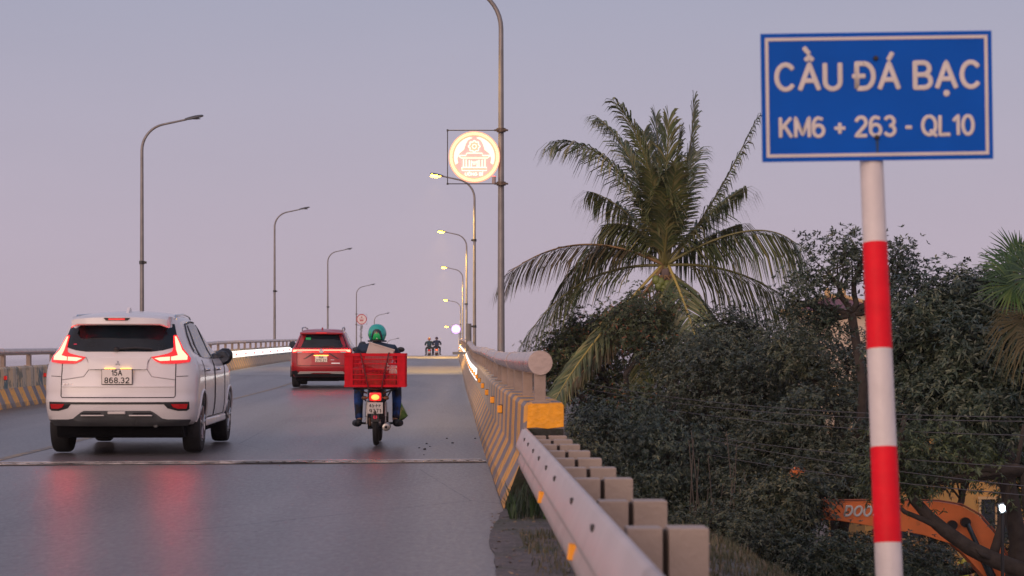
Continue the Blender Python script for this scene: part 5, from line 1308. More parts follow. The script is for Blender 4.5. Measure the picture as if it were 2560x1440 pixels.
def house(xc, y, w_, dpt, zb, ze, zp, wm, label, trim=True, ridge=.18):
    t = thing('house', (xc, y, zb), label, 'house', 'houses behind the trees'); hw = w_/2
    mb = MB(); mb.box((xc, y+dpt/2, (zb+ze)/2), (w_, dpt, ze-zb)); mb.build('wall', wm, t, world=True)
    if zp > ze:
        e = .45; mb = MB(); a = [(xc-hw-e, y-e, ze), (xc+hw+e, y-e, ze), (xc+hw+e, y+dpt+e, ze), (xc-hw-e, y+dpt+e, ze)]; r = [(xc-w_*ridge, y+dpt/2, zp), (xc+w_*ridge, y+dpt/2, zp)]
        a = [(p[0], p[1], p[2]+.22) for p in a]
        mb.add(a+r, [(0, 1, 5, 4), (1, 2, 5), (2, 3, 4, 5), (3, 0, 4), (0, 3, 2, 1)]); rf = mb.build('roof', M_ROOF, t, world=True)
        mb = MB()
        for i, j in ((0, 4), (1, 5), (2, 5), (3, 4), (4, 5)):
            p, q = (a+r)[i], (a+r)[j]; mb.tube([Vector(p)+Vector((0, 0, .05)), Vector(q)+Vector((0, 0, .05))], .11, 8)
        mb.ball((r[0][0], r[0][1], zp+.25), (.16, .16, .28)); mb.ball((r[1][0], r[1][1], zp+.25), (.16, .16, .28))
        mb.build('ridge_trim', M_TRIM, rf, world=True, smooth=True)
        mb = MB(); mb.box((xc, y+dpt/2, ze+.10), (w_+.9, dpt+.9, .20), bev=.03); mb.build('eave', M_TRIM, t, world=True)
    n = max(2, int(w_/2.2))
    for fl in range(int((ze-zb)/3.1)):
        for i in range(n): window(t, xc-hw+w_*(i+.5)/n, y-.012, zb+1.8+fl*3.1, 1.0, 1.3)
    return t
q = P(2092, 783, 104); pk = P(2075, 738, 106)
house(q.x+.3, 104, 4.2, 4.0, .4, q.z-.1, pk.z-.1, M_CREAM, 'cream house with purple hip roof and yellow trim behind the tall thin tree', ridge=.10)
q = P(2140, 900, 96); house(q.x-2, 96, 9, 5, .4, q.z, q.z, M_CREAM, 'lower cream block with a flat roof below the purple roofed house')
q = P(2380, 1075, 62); house(q.x, 62, 5.4, 6, .4, q.z, q.z, M_OCH, 'ochre walled building behind the orange excavator')
q = P(2560, 960, 70); house(q.x+1, 70, 4, 6, .4, q.z, q.z+.9, M_OCH, 'ochre house at the right edge behind the dense tree')

M_EXO = mat('excavator_orange', (.95, .25, .07), .45, var=.12, vscale=2.5, dirt=((.28, .10, .05), 2.2, .66)); M_HYD = mat('hydraulic_steel', (.08, .12, .15), .25, metal=.7)
EY = 41.0; ex0 = P(2560, 910, EY).x
ex = thing('excavator', (ex0+.8, EY, .45), 'orange excavator with white lettering on its curved boom behind the trees', 'excavator')
pp = lambda lst, Y=EY: [((px-1130)*Y/F, CAMZ-(py-910)*Y/F) for px, py in lst]
boom = pp([(2035, 1262), (2060, 1252), (2200, 1250), (2340, 1252), (2395, 1262), (2440, 1287), (2478, 1330), (2512, 1395), (2560, 1480), (2575, 1530), (2530, 1545), (2480, 1470), (2440, 1425), (2405, 1385), (2372, 1358), (2300, 1335), (2180, 1314), (2080, 1298), (2045, 1284)])
mb = MB(); mb.prism(boom, 'y', EY-.23, EY+.23); bo = mb.build('boom', M_EXO, ex, world=True, bevel=.015)
mb = MB(); edge = pp([(2060, 1249), (2200, 1247), (2340, 1249), (2397, 1259), (2443, 1284), (2482, 1328), (2515, 1393)]); mb.tube([(a, EY-.23, b_) for a, b_ in edge], .022, 6); mb.build('boom_weld', mat('boom_edge', (.32, .10, .05), .5), bo, world=True)
sx0 = (2105-1130)*EY/F; tz = CAMZ-(1287-910)*EY/F
tl_ = text_line('lettering', 'DOOSAN', .19, sx0, sx0+1.08, tz, mat('boom_white_letters', (.70, .72, .74), .4), bo, EY-.245, wgt=.13, gap=.28, slant=.25, label='white wordmark DOOSAN', ext=.004)
tl_.location = -ORG[ex]
for (px, py) in ((2405, 1303), (2372, 1310)):
    a, b_ = pp([(px, py)])[0]; mb = MB(); mb.cyl((a, EY-.33, b_), (a, EY+.33, b_), .10, 20); mb.build('pivot_pin', M_BLK, bo, world=True)
(x0_, z0_), (x1_, z1_), (x2_, z2_) = pp([(2408, 1306), (2440, 1375), (2480, 1460)])
mb = MB(); mb.cyl((x0_, EY-.33, z0_), (x1_, EY-.33, z1_), .05, 14); mb.cyl((x1_, EY-.33, z1_), (x2_, EY-.33, z2_), .085, 16); mb.build('boom_cylinder', M_HYD, ex, world=True)
st = pp([(2075, 1240), (2090, 1300), (2030, 1300), (1990, 1268), (1965, 1300), (1950, 1350), (1928, 1350), (1940, 1290), (1960, 1215), (1985, 1165), (2010, 1170), (2010, 1225), (2040, 1245)])
mb = MB(); mb.prism(st, 'y', EY-.16, EY+.16); mb.build('dipper_arm', M_EXO, ex, world=True, bevel=.01)
bk = pp([(1925, 1345), (1960, 1345), (1975, 1370), (1970, 1400), (1950, 1425), (1905, 1435), (1900, 1420), (1925, 1400), (1928, 1370)])
mb = MB(); mb.prism(bk, 'y', EY-.45, EY+.45)
for i in range(5): mb.prism(pp([(1903, 1434), (1908, 1420), (1893, 1440)]), 'y', EY-.44+i*.2, EY-.36+i*.2)
mb.build('bucket', M_EXO, ex, world=True, bevel=.01)
bx = ex0+1.5; mb = MB(); mb.box((bx, EY, 2.0), (3.6, 2.6, 1.1), bev=.12); mb.box((bx+1.2, EY, 2.75), (1.3, 2.4, .5), bev=.1); mb.build('body', M_EXO, ex, world=True)
mb = MB(); mb.box((bx-1.1, EY-.75, 3.1), (1.5, 1.0, 1.5), bev=.15); cb = mb.build('cab', M_EXO, ex, world=True); mb = MB(); mb.box((bx-1.1, EY-1.255, 3.2), (1.2, .02, 1.0)); mb.box((bx-1.86, EY-.75, 3.2), (.02, .8, 1.0)); mb.build('cab_window', M_WIN, cb, world=True)
for dy in (-1.1, 1.1):
    prof = [(bx-2.0, .85), (bx-1.7, 1.25), (bx+1.7, 1.25), (bx+2.0, .85), (bx+1.7, .47), (bx-1.7, .47)]; mb = MB(); mb.prism(prof, 'y', EY+dy-.28, EY+dy+.28)
    for i in range(18): mb.box((bx-1.65+i*.195, EY+dy, .86), (.06, .62, .84))
    mb.build('track', M_BLK, ex, world=True, bevel=.02)
# worker
M_VEST = mat('hi_vis_vest', (.60, .62, .04), .7, var=.2, vscale=10)
wkx, wky = P(2406, 0, 49.5).x, 49.5
wk = thing('person', (wkx, wky, .45), 'worker standing in a yellow helmet and hi-vis vest behind the trees', 'person')
nd = [((0, 0, .92), (.14, .10)), ((0, 0, 1.10), (.125, .10)), ((0, .0, 1.30), (.17, .11)), ((0, 0, 1.42), (.12, .08)), ((0, .0, 1.49), .052), ((0, -.02, 1.56), (.072, .085)), ((0, -.02, 1.64), (.07, .08))]
ed = [(i, i+1) for i in range(6)]
e_ = MB()
for s in (-1, 1):
    k_ = 3
    for p_ in (((s*.19, 0, 1.38), .055), ((s*.25, .02, 1.12), .042), ((s*.27, -.06, .88), .032), ((s*.275, -.09, .80), .028)): nd.append(p_); ed.append((k_, len(nd)-1)); k_ = len(nd)-1
    for i in range(4): e_.tube([(s*.275-.02+i*.014, -.095, .79), (s*.275-.02+i*.014, -.115, .74), (s*.275-.02+i*.014, -.095, .70)], [.009, .008, .006], 6)
    e_.tube([(s*.25, -.10, .80), (s*.235, -.12, .76)], [.010, .007], 6)
    k_ = 0
    for p_ in (((s*.10, 0, .85), .085), ((s*.12, -.01, .48), .055), ((s*.13, .01, .10), .040), ((s*.14, -.10, .045), .038)): nd.append(p_); ed.append((k_, len(nd)-1)); k_ = len(nd)-1
    e_.ball((s*.075, -.02, 1.59), (.012, .02, .03), 8, 6); e_.ball((s*.03, -.098, 1.605), (.012, .008, .008), 8, 6)
e_.tube([(0, -.10, 1.60), (0, -.125, 1.575), (0, -.10, 1.565)], [.01, .014, .008], 8); e_.box((0, -.10, 1.54), (.045, .012, .01))
skin_mesh('body', nd, ed, M_SKIN, wk, 1, e_)
v_ = skin_mesh('hi_vis_vest', [((0, 0, .88), (.17, .13)), ((0, 0, 1.10), (.155, .125)), ((0, 0, 1.30), (.20, .135)), ((0, 0, 1.43), (.14, .10))], [(0, 1), (1, 2), (2, 3)], M_VEST, wk, 2)
mb = MB()
for z in (.98, 1.18): mb.tube([(.175*math.cos(a), .14*math.sin(a), z) for a in [2*PI*i/20 for i in range(21)]], .024, 6)
mb.build('dark_band', mat('vest_dark_band', (.06, .06, .05), .6), v_)
nt2, et2 = [((0, 0, .92), (.16, .12)), ((0, 0, .85), (.15, .12))], [(0, 1)]
for s in (-1, 1):
    k_ = 1
    for p_ in (((s*.10, 0, .78), .095), ((s*.12, -.01, .48), .07), ((s*.13, .01, .10), .055)): nt2.append(p_); et2.append((k_, len(nt2)-1)); k_ = len(nt2)-1
skin_mesh('trousers', nt2, et2, mat('dark_trousers', (.02, .025, .03), .8), wk, 2)
mb = MB(); mb.lathe((0, -.02, 1.64), [(.0, .125), (.06, .11), (.10, .06), (.115, .0), (.145, -.01), (.145, -.02), (.10, -.02)], 'z', 20, 1, 1.15); mb.build('hard_hat', mat('hat_yellow', (.70, .60, .05), .4), wk, smooth=True)
# work lamp on a post
LY_ = 34.0; lx = P(2503, 0, LY_).x; wl = thing('work_lamp', (lx, LY_, .45), 'bright white work lamp on a grey post above the excavator', 'lamp'); lz = P(0, 1270, LY_).z
mb = MB(); mb.tube([(lx+.05, LY_+.1, .45), (lx+.05, LY_+.1, lz+.05)], .03, 10); mb.build('post', M_BLK, wl, world=True)
mb = MB(); mb.box((lx, LY_, lz), (.12, .12, .18), Matrix.Rotation(-.3, 3, 'Y'), bev=.02); hd = mb.build('lamp_head', M_HEAD, wl, world=True)
mb = MB(); mb.ball((lx, LY_-.075, lz), (.045, .03, .06), 16, 10)
wld = bpy.data.lights.new('lamp_light', 'POINT'); wld.energy = 2.5; wld.color = (.75, .9, 1); wld.shadow_soft_size = .05; wlo = bpy.data.objects.new('lamp_light', wld); COL.objects.link(wlo); wlo.parent = wl; wlo.location = (0, -.22, lz-.45)
mb.build('lens', mat('work_lamp_lens', (1, 1, 1), .3, emit=(.75, .92, 1), estr=40), hd, world=True)
# a pale striped pole end far right
mb = MB(); a = P(2535, 935, 39); b_ = P(2600, 968, 38.6); mb.tube([a, b_], .035, 8); mb.tube([b_, (b_.x+2.2, b_.y, .5)], .03, 8); o = mb.build('awning_pole', mat('awning_pole_white', (.55, .58, .7), .4)); props(o, 'white pole end poking out of the leaves at the right edge', 'pole')
# overhead cables
M_CAB = mat('cable_grey', (.085, .082, .088), .6)
cb_ = [((1385, 925, 62), (2620, 1062, 30)), ((1390, 940, 62), (2620, 1072, 30)), ((1395, 955, 61), (2620, 1108, 30)), ((1400, 985, 60), (2620, 1240, 29)), ((1402, 995, 60), (2620, 1190, 29.5)), ((1405, 1028, 59), (2620, 1262, 28.5))]
cbl = ['topmost of the cables crossing in front of the trees', 'second cable from the top in front of the trees', 'third cable from the top in front of the trees', 'cable in front of the trees whose right end is second lowest', 'cable in front of the trees, middle of the lower three at the right', 'lowest of the cables crossing in front of the trees']
for i, (a, b_) in enumerate(cb_):
    A, B = P(*a), P(*b_); A2 = A+(A-B)*.5; B2 = B+(B-A)*.25; pts = []
    for j in range(41):
        t_ = j/40; p_ = A2+(B2-A2)*t_; p_.z -= .9*4*t_*(1-t_)-.55; pts.append(p_)
    mb = MB(); mb.tube(pts, .008, 6); o = mb.build('power_cable', M_CAB, smooth=True); props(o, 'thin grey '+cbl[i], 'cable', 'cables in front of the trees')
# two cable poles outside the frame
for (x, y, lb) in ((A2.x, A2.y, 'concrete cable pole hidden behind the bridge'), (B2.x, B2.y, 'concrete cable pole beyond the right edge')):
    mb = MB(); mb.tube([(x, y, -.2), (x, y, 8.5)], [.17, .10], 12); mb.box((x, y, 7.4), (1.2, .1, .1)); o = mb.build('cable_pole', M_CONC); props(o, lb, 'pole', 'poles carrying the cables')

# ================================================================== TREES
def tapered(mb, a, b, ra, rb, wob, n, seg=7, rnd=random):
    a, b = Vector(a), Vector(b); pts = []; L_ = (b-a).length
    for i in range(n+1):
        t_ = i/n; p_ = a+(b-a)*t_
        if 0 < i < n: p_ += Vector((rnd.uniform(-1, 1), rnd.uniform(-1, 1), rnd.uniform(-.6, .6)))*wob*L_
        pts.append(p_)
    mb.tube(pts, [ra+(rb-ra)*i/n for i in range(n+1)], seg); return pts
def leaves_np(rng, centers, axes, nl, L0, W0, droop, spread):
    """whorls: each centre gets nl leaves radiating round its axis. returns V,F (two quads a leaf)"""
    n = len(centers); C_ = np.repeat(centers, nl, 0); A = np.repeat(axes, nl, 0); m = len(C_)
    ref = np.tile(np.array([[.3, .5, .81]]), (m, 1)); U = np.cross(A, ref); U /= np.linalg.norm(U, axis=1, keepdims=True)+1e-9; Vv = np.cross(A, U)
    ph = rng.uniform(0, 2*PI, m)[:, None]; el = rng.normal(spread, .28, m)[:, None]
    D = (U*np.cos(ph)+Vv*np.sin(ph))*np.cos(el)+A*np.sin(el); D /= np.linalg.norm(D, axis=1, keepdims=True)
    L_ = L0*rng.uniform(.6, 1.2, m)[:, None]; W_ = W0*rng.uniform(.7, 1.2, m)[:, None]
    S = np.cross(D, A+rng.normal(0, .35, (m, 3))); S /= np.linalg.norm(S, axis=1, keepdims=True)+1e-9
    dz = np.array([[0, 0, -1.0]]); base = C_+D*L_*.06; mid = C_+D*L_*.5+dz*droop*L_*.12; tip = C_+D*L_*.96+dz*droop*L_*.5
    N_ = np.cross(S, D); mid_l = mid-S*W_*.5+N_*W_*.12; mid_r = mid+S*W_*.5+N_*W_*.12
    V = np.stack([base-S*W_*.08, base+S*W_*.08, mid_r, mid_l, tip+S*W_*.04, tip-S*W_*.04], 1).reshape(-1, 3)
    k = np.arange(m)[:, None]*6
    Fq = np.concatenate([k+np.array([[0, 1, 2, 3]]), k+np.array([[3, 2, 4, 5]])], 1).reshape(-1, 4)
    return V, Fq
M_BARK = mat('dark_bark', (.045, .036, .030), .9, var=.4, vscale=6, bump=.7, bscale=18)
LM = {
 'dark': leaf_material('leaf_dark', (.024, .042, .029), (.048, .070, .046), (.12, .128, .085), .45, .10),
 'teal': leaf_material('leaf_teal', (.020, .040, .030), (.042, .068, .048), (.11, .13, .088), .4, .10),
 'olive': leaf_material('leaf_olive', (.034, .058, .028), (.062, .088, .042), (.13, .15, .07), .5, .14, rare=(.30, .10, .05)),
 'mid': leaf_material('leaf_mid', (.030, .052, .028), (.055, .085, .042), (.11, .14, .06), .45, .16)}
def tree(base, blobs, n_per, L0, W0, lm, label, nl=8, droop=1.0, spread=.35, clump=.42, trunk=(.22, .10), seed=1, cat='tree', name='broadleaf_tree', sub=46, group='trees right of the bridge', density_out=.72, twig=True, extra_limbs=()):
    rnd = random.Random(seed); rng = np.random.default_rng(seed); kf = .74; n_per = int(n_per*1.55); L0 *= kf; W0 *= kf*1.08; droop *= .6
    t = thing(name, base, label, cat, group); bx_, by_, bz_ = base
    cen = np.mean([b[0] for b in blobs], 0); low = min(b[0][2]-b[1][2] for b in blobs)
    fork = Vector((bx_+(cen[0]-bx_)*.3, by_+(cen[1]-by_)*.3, max(bz_+1.0, low+.4)))
    mb = MB(); tapered(mb, (bx_, by_, bz_-.2), fork, trunk[0], trunk[0]*.75, .03, 5, 9, rnd)
    Cs, As = [], []
    for (c_, r_) in blobs:
        c_ = np.array(c_, float); r_ = np.array(r_, float)
        tgt = Vector(c_+np.array([0, 0, -r_[2]*.2])); pts = tapered(mb, fork, tgt, trunk[0]*.55, trunk[1]*.5, .06, 5, 7, rnd)
        ns = int(sub*max(.5, (r_[0]*r_[2])/2.2)); d = rng.normal(0, 1, (ns, 3)); d /= np.linalg.norm(d, axis=1, keepdims=True)
        rad = rng.uniform(density_out-.35, 1.0, (ns, 1))**.6*rng.uniform(.85, 1.12, (ns, 1)); cl = c_+d*r_*rad
        if twig:
            for q in cl[::2]: tapered(mb, pts[rnd.randint(3, 5)], Vector(q), trunk[1]*.28, .008, .07, 3, 4, rnd)
        npc = max(4, int(n_per/ns))
        for i in range(ns):
            pos = cl[i]+rng.normal(0, clump*rng.uniform(.55, 1.2), (npc, 3))*np.array([1, 1, .75])
            ax = (pos-c_)/r_; ax /= np.linalg.norm(ax, axis=1, keepdims=True)+1e-9; ax = ax*.8+np.array([0, 0, .75])+rng.normal(0, .3, (npc, 3)); ax /= np.linalg.norm(ax, axis=1, keepdims=True)
            Cs.append(pos); As.append(ax)
    for (pts, r0, r1) in extra_limbs:
        n_ = len(pts); mb.tube(pts, [r0+(r1-r0)*i/(n_-1) for i in range(n_)], 9)
    mb.build('trunk', M_BARK, t, world=True, smooth=True, fix=False)
    V, Fq = leaves_np(rng, np.concatenate(Cs), np.concatenate(As), nl, L0, W0, droop, spread)
    np_mesh('crown', V, Fq, LM[lm], t, base); return t
def B(px, py, Y, rx, rz, ry=None):   # a crown lobe given by its place, depth and radii in photograph pixels
    p_ = P(px, py, Y); k_ = Y/F; return (tuple(p_), (rx*k_, (ry or (rx+rz)/2)*k_, rz*k_))
def G(px, Y): return (P(px, 0, Y).x, Y, .45)
tree(G(1560, 57), [B(1480, 960, 62, 130, 110), B(1600, 800, 58, 82, 80), B(1400, 905, 61, 72, 75), B(1560, 1070, 57, 170, 110), B(1700, 960, 62.5, 130, 140), B(1480, 850, 62, 80, 60)], 1250, .17, .050, 'olive', 'bushy tree with a few reddish leaves left of the coconut trunk', seed=11, nl=8, clump=.36)
tree(G(1840, 52), [B(1800, 860, 52, 110, 75), B(1760, 960, 51, 140, 120), B(1900, 900, 52, 110, 80), B(1870, 1020, 50, 170, 140), B(1960, 960, 51, 110, 120)], 1500, .16, .046, 'dark', 'rounded dark tree right of the coconut trunk below its fronds', seed=12, clump=.36)
tree(G(1650, 47), [B(1540, 1110, 47, 110, 110), B(1680, 1150, 46, 140, 140), B(1800, 1190, 46, 140, 130), B(1600, 1260, 45, 130, 90), B(1740, 1310, 45, 150, 80)], 1700, .125, .036, 'teal', 'low dark tree directly behind the guard rail posts', seed=13, clump=.34, spread=.1, droop=1.6)
tree(G(2000, 45), [B(1960, 1130, 45, 130, 120), B(2080, 1080, 45, 130, 130), B(2060, 1180, 44, 110, 60), B(1880, 1260, 44, 90, 110), B(1975, 1250, 40, 75, 60), B(1930, 1330, 40, 42, 60), B(2150, 1180, 44, 70, 60)], 1350, .17, .046, 'dark', 'dark leafy tree whose leaves hang over the excavator arm', seed=14, clump=.32)
tree(G(2130, 44), [B(2070, 660, 44, 70, 90), B(2150, 640, 44, 70, 75), B(2245, 680, 44, 60, 75), B(1995, 740, 44, 48, 70), B(2060, 800, 44, 50, 30), B(2235, 760, 44, 65, 55)], 260, .16, .040, 'teal', 'tall thin see-through tree with upright twigs behind the sign pole', seed=15, nl=7, clump=.24, sub=30, trunk=(.13, .09), name='sparse_tree', density_out=.5, spread=.6, droop=.4)
tree(G(2100, 48), [B(2110, 940, 48, 130, 100), B(2010, 880, 48, 85, 70), B(2220, 980, 47, 110, 110)], 850, .16, .045, 'dark', 'dark tree under the tall thin tree, in front of the cream house', seed=16, clump=.34)
tree(G(2560, 38), [B(2330, 790, 38, 90, 85), B(2430, 760, 38, 90, 80), B(2530, 790, 38, 80, 100), B(2300, 890, 38, 105, 100), B(2420, 890, 37, 130, 110), B(2520, 930, 37, 110, 120), B(2340, 1000, 37, 120, 85), B(2460, 1030, 36.5, 110, 70)], 950, .19, .048, 'teal', 'dense broad tree right of the sign pole with clustered long leaves', seed=17, nl=9, clump=.30, sub=52, trunk=(.2, .1))
tree(G(2640, 39), [B(2520, 1110, 39, 70, 80), B(2550, 1200, 38.5, 50, 70)], 420, .16, .042, 'mid', 'thin tree at the right edge between the dense tree and the work lamp', seed=18, nl=7, clump=.3, sub=30, trunk=(.13, .07), name='young_tree')
# tree with the long dark leaning limb in front of the boom
Yl = 35
limb = [P(2640, 1500, Yl), P(2560, 1428, Yl), P(2480, 1398, Yl), P(2420, 1368, Yl), P(2360, 1325, Yl), P(2320, 1290, Yl), P(2285, 1250, Yl), P(2262, 1200, Yl), P(2250, 1140, Yl), P(2255, 1080, Yl), P(2262, 1040, Yl)]
l2 = [P(2355, 1322, Yl), P(2310, 1300, Yl-.1), P(2262, 1280, Yl-.2), P(2235, 1255, Yl-.2), P(2200, 1235, Yl-.2)]
l3 = [P(2480, 1400, Yl), P(2500, 1330, Yl+.2), P(2515, 1250, Yl+.3), P(2545, 1150, Yl+.3), P(2560, 1060, Yl+.3)]
l4 = [P(2500, 1405, Yl), P(2450, 1385, Yl-.2), P(2440, 1372, Yl-.3)]
tree((P(2680, 0, Yl).x, Yl, .45), [B(2250, 1120, Yl, 80, 75), B(2330, 1130, Yl, 80, 60), B(2200, 1200, Yl, 50, 35), B(2420, 1140, Yl, 75, 60), B(2300, 1200, Yl, 55, 22)], 170, .15, .038, 'mid', 'leaning tree with one long bare dark limb crossing the orange boom', seed=19, nl=7, clump=.26, sub=26, trunk=(.16, .05), name='leaning_tree', density_out=.5, twig=False,
     extra_limbs=((limb, .17, .045), (l2, .06, .02), (l3, .09, .03), (l4, .05, .02)))
tree(G(2330, 39.2), [B(2290, 1430, 39, 80, 50), B(2180, 1430, 38.5, 90, 62), B(2080, 1415, 38, 80, 70), B(1990, 1400, 38, 60, 60)], 750, .14, .040, 'teal', 'low shrub below the excavator boom at the bottom of the view', seed=20, clump=.28, trunk=(.08, .05), name='shrub', cat='shrub', group='shrubs below the trees')
tree(G(1690, 39), [B(1640, 1330, 39, 130, 60), B(1520, 1230, 40, 90, 70), B(1820, 1330, 38.5, 110, 50), B(1440, 1130, 42, 60, 80)], 950, .11, .032, 'dark', 'low shrub behind the crash rail posts', seed=21, clump=.28, trunk=(.08, .05), name='shrub', cat='shrub', group='shrubs below the trees')

tree(G(2330, 47), [B(2230, 1390, 46, 110, 60), B(2320, 1410, 46, 60, 60), B(2500, 1400, 46.5, 60, 80), B(2300, 1150, 47, 130, 60), B(2450, 1120, 47, 130, 80)], 420, .17, .046, 'dark', 'dark tree behind the orange excavator boom, against the ochre wall', seed=31, clump=.34)
# slim pale stems standing in the gloom (bamboo like)
rs = random.Random(9); bt_ = thing('bamboo_clump', (P(1850, 0, 42.5).x, 42.5, .45), 'slim vertical pale stems standing in the shade under the dark trees', 'bamboo')
for i in range(26):
    x = P(rs.uniform(1720, 1990), 0, 42.5).x; y = 42.5+rs.uniform(-.8, .8); h = rs.uniform(3.2, 5.2); mb = MB(); mb.tube([(x, y, .4), (x+rs.uniform(-.1, .1), y, .4+h*.5), (x+rs.uniform(-.25, .25), y, .4+h)], [.022, .018, .008], 6)
    mb.build('stem', mat('pale_stem', (.075, .062, .05), .7, var=.3, vscale=5), bt_, world=True, smooth=True)

# ---- coconut palm
M_FRG = leaf_material('coconut_leaflet', (.075, .115, .048), (.125, .155, .065), (.24, .23, .11), .42, .14)
M_FRD = leaf_material('coconut_leaflet_dry', (.075, .060, .030), (.10, .080, .040), (.055, .075, .032), .6, .14)
M_RAC = mat('frond_rib_green', (.16, .15, .05), .5, var=.2, vscale=4); M_RACD = mat('frond_rib_tan', (.26, .16, .07), .6, var=.2, vscale=4)
M_RACY = mat('frond_rib_yellow', (.42, .34, .10), .5)
Yp = 60.5; pc = P(1662, 672, Yp)
palm = thing('coconut_palm', (P(1690, 0, Yp).x, Yp, .45), 'tall coconut palm with arching fronds above the trees', 'palm')
mb = MB(); pts = [Vector((P(1690, 0, Yp).x, Yp, .3)), Vector((P(1688, 0, Yp).x, Yp, 4)), Vector((P(1680, 0, Yp).x, Yp, 7.5)), pc+Vector((.05, 0, -.6)), pc]; mb.tube(pts, [.26, .19, .17, .19, .15], 14)
mb.build('trunk', mat('palm_trunk_bark', (.17, .13, .12), .9, var=.3, vscale=3, bump=.8, bscale=9), palm, world=True, smooth=True)
def frond(tip, via, yt, dry=0, ll=.95, n=84, side=1.0, seed=0, start=None, hang=1.0):
    rng = np.random.default_rng(seed+100); s0 = start or pc; T = P(tip[0], tip[1], Yp+max(yt, -3.2)); Vm = P(via[0], via[1], Yp+max(yt, -3.2)*.45)
    # quadratic through s0, via(at .5), tip
    c1 = (Vm-s0*.25-T*.25)*2; cur = lambda t_: s0*(1-t_)**2+c1*2*t_*(1-t_)+T*t_*t_
    pts = [cur(i/24) for i in range(25)]; mb = MB(); mb.tube(pts, [.045*(1-i/26)+.006 for i in range(25)], 7)
    fo = mb.build('frond', (M_RAC, M_RACD, M_RACY)[dry], palm, world=True, smooth=True)
    V, Q = [], []
    for i in range(n):
        t_ = .13+.87*i/(n-1); p_ = cur(t_); d = (cur(min(1, t_+.01))-cur(max(0, t_-.01))).normalized()
        up = Vector((0, 0, 1)); sd = d.cross(up)
        if sd.length < .35: sd = sd+Vector((.0, .8, 0))*.6
        sd.normalize(); nrm = sd.cross(d)
        L_ = ll*1.42*(math.sin(min(1, t_*1.15+.12)*PI*.80)**.6)*(1 if t_ < .9 else .72)*rng.uniform(.86, 1.08)
        for s in (-1, 1):
            if rng.random() < .03: continue
            dd = (sd*s*(.74)+d*(.80+.40*t_)+nrm*.10+Vector(rng.normal(0, .09, 3))).normalized()
            g1, g2 = .16*hang, .52*hang; w0 = .029*rng.uniform(.8, 1.2); q0 = p_; q1 = q0+dd*L_*.38+Vector((0, 0, -g1*L_*.5)); q2 = q1+dd*L_*.32+Vector((0, 0, -g2*L_*.62)); q3 = q2+dd*L_*.16+Vector((0, 0, -g2*L_*.75))
            wv = d.cross(dd).cross(dd); wv = (d-dd*d.dot(dd)).normalized()
            k = len(V); V += [q0-wv*w0*.4, q0+wv*w0*.4, q1-wv*w0, q1+wv*w0, q2-wv*w0*.8, q2+wv*w0*.8, q3-wv*w0*.12, q3+wv*w0*.12]
            Q += [(k, k+1, k+3, k+2), (k+2, k+3, k+5, k+4), (k+4, k+5, k+7, k+6)]
    o = np_mesh('leaflets', [tuple(v) for v in V], Q, M_FRD if dry == 1 else M_FRG, fo, tuple(ORG[palm]))
    return fo
FR = [((1395, 352), (1545, 430), -1.0, 0, 1.15, .9), ((1500, 300), (1590, 430), 1.0, 0, 1.25, .7), ((1545, 262), (1622, 420), -.6, 0, 1.1, .6), ((1640, 292), (1650, 470), 1.2, 0, 1.0, .35), ((1672, 300), (1664, 480), -.9, 0, 1.15, .35),
      ((1735, 250), (1716, 430), .5, 0, .95, .4), ((1890, 300), (1772, 520), -.5, 0, .95, .8), ((1858, 470), (1765, 545), 1.4, 0, 1.15), ((1700, 330), (1682, 470), .2, 0, 1.0, .4), ((1985, 605), (1855, 580), -1.0, 0, 1.2, 1.5), ((1998, 770), (1840, 682), .4, 0, 1.15, 1.6),
      ((1262, 690), (1450, 612), -.6, 1, 1.0, 1.1), ((1395, 735), (1515, 620), 1.0, 0, 1.15, 1.2), ((1312, 850), (1460, 705), -.2, 0, 1.0, 1.0), ((1388, 1000), (1490, 850), -3, 2, .85, .45), ((1752, 890), (1715, 770), -3.2, 2, .95, .35), ((1430, 960), (1545, 820), -2.6, 1, .75, .4),
      ((1600, 960), (1632, 830), -1.5, 0, .8, .4), ((1805, 860), (1755, 760), -1, 0, .7, .5), ((1480, 480), (1580, 545), 1.8, 0, 1.25, 1.1), ((1850, 560), (1760, 600), 2.0, 0, 1.2, 1.3), ((1560, 360), (1618, 500), 2.2, 0, 1.2, .8),
      ((1610, 330), (1640, 480), 1.5, 0, 1.1, .5), ((1740, 380), (1700, 500), 1.8, 0, 1.1, .6), ((1520, 560), (1600, 580), .8, 0, 1.1, 1.4), ((1690, 420), (1672, 540), -1.8, 0, 1.1, .6), ((1625, 430), (1650, 545), -1.6, 0, 1.1, .7)]
for i, f_ in enumerate(FR):
    frond(f_[0], f_[1], f_[2], f_[3], f_[4], seed=i, hang=f_[5] if len(f_) > 5 else 1.0, start=pc+Vector((random.Random(i).uniform(-.12, .12), 0, .1)))
for i, (px, py) in enumerate(((1640, 700), (1652, 706), (1646, 716), (1668, 712), (1660, 722))):
    p_ = P(px, py, Yp-.35); mb = MB(); mb.ball(p_, (.12, .12, .15)); mb.build('coconut', mat('green_coconut', (.16, .20, .05), .45, var=.2, vscale=8), palm, world=True, smooth=True)
mb = MB(); rs = random.Random(4)
for i in range(22): a = pc+Vector((rs.uniform(-.2, .2), rs.uniform(-.3, .1), -.2)); mb.tube([a, a+Vector((rs.uniform(-.4, .5), rs.uniform(-.2, .1), -.4)), a+Vector((rs.uniform(-.7, .9), 0, -1.0-rs.random()*.5))], [.018, .012, .004], 5)
mb.build('dead_fibre', M_RACD, palm, world=True, smooth=True)

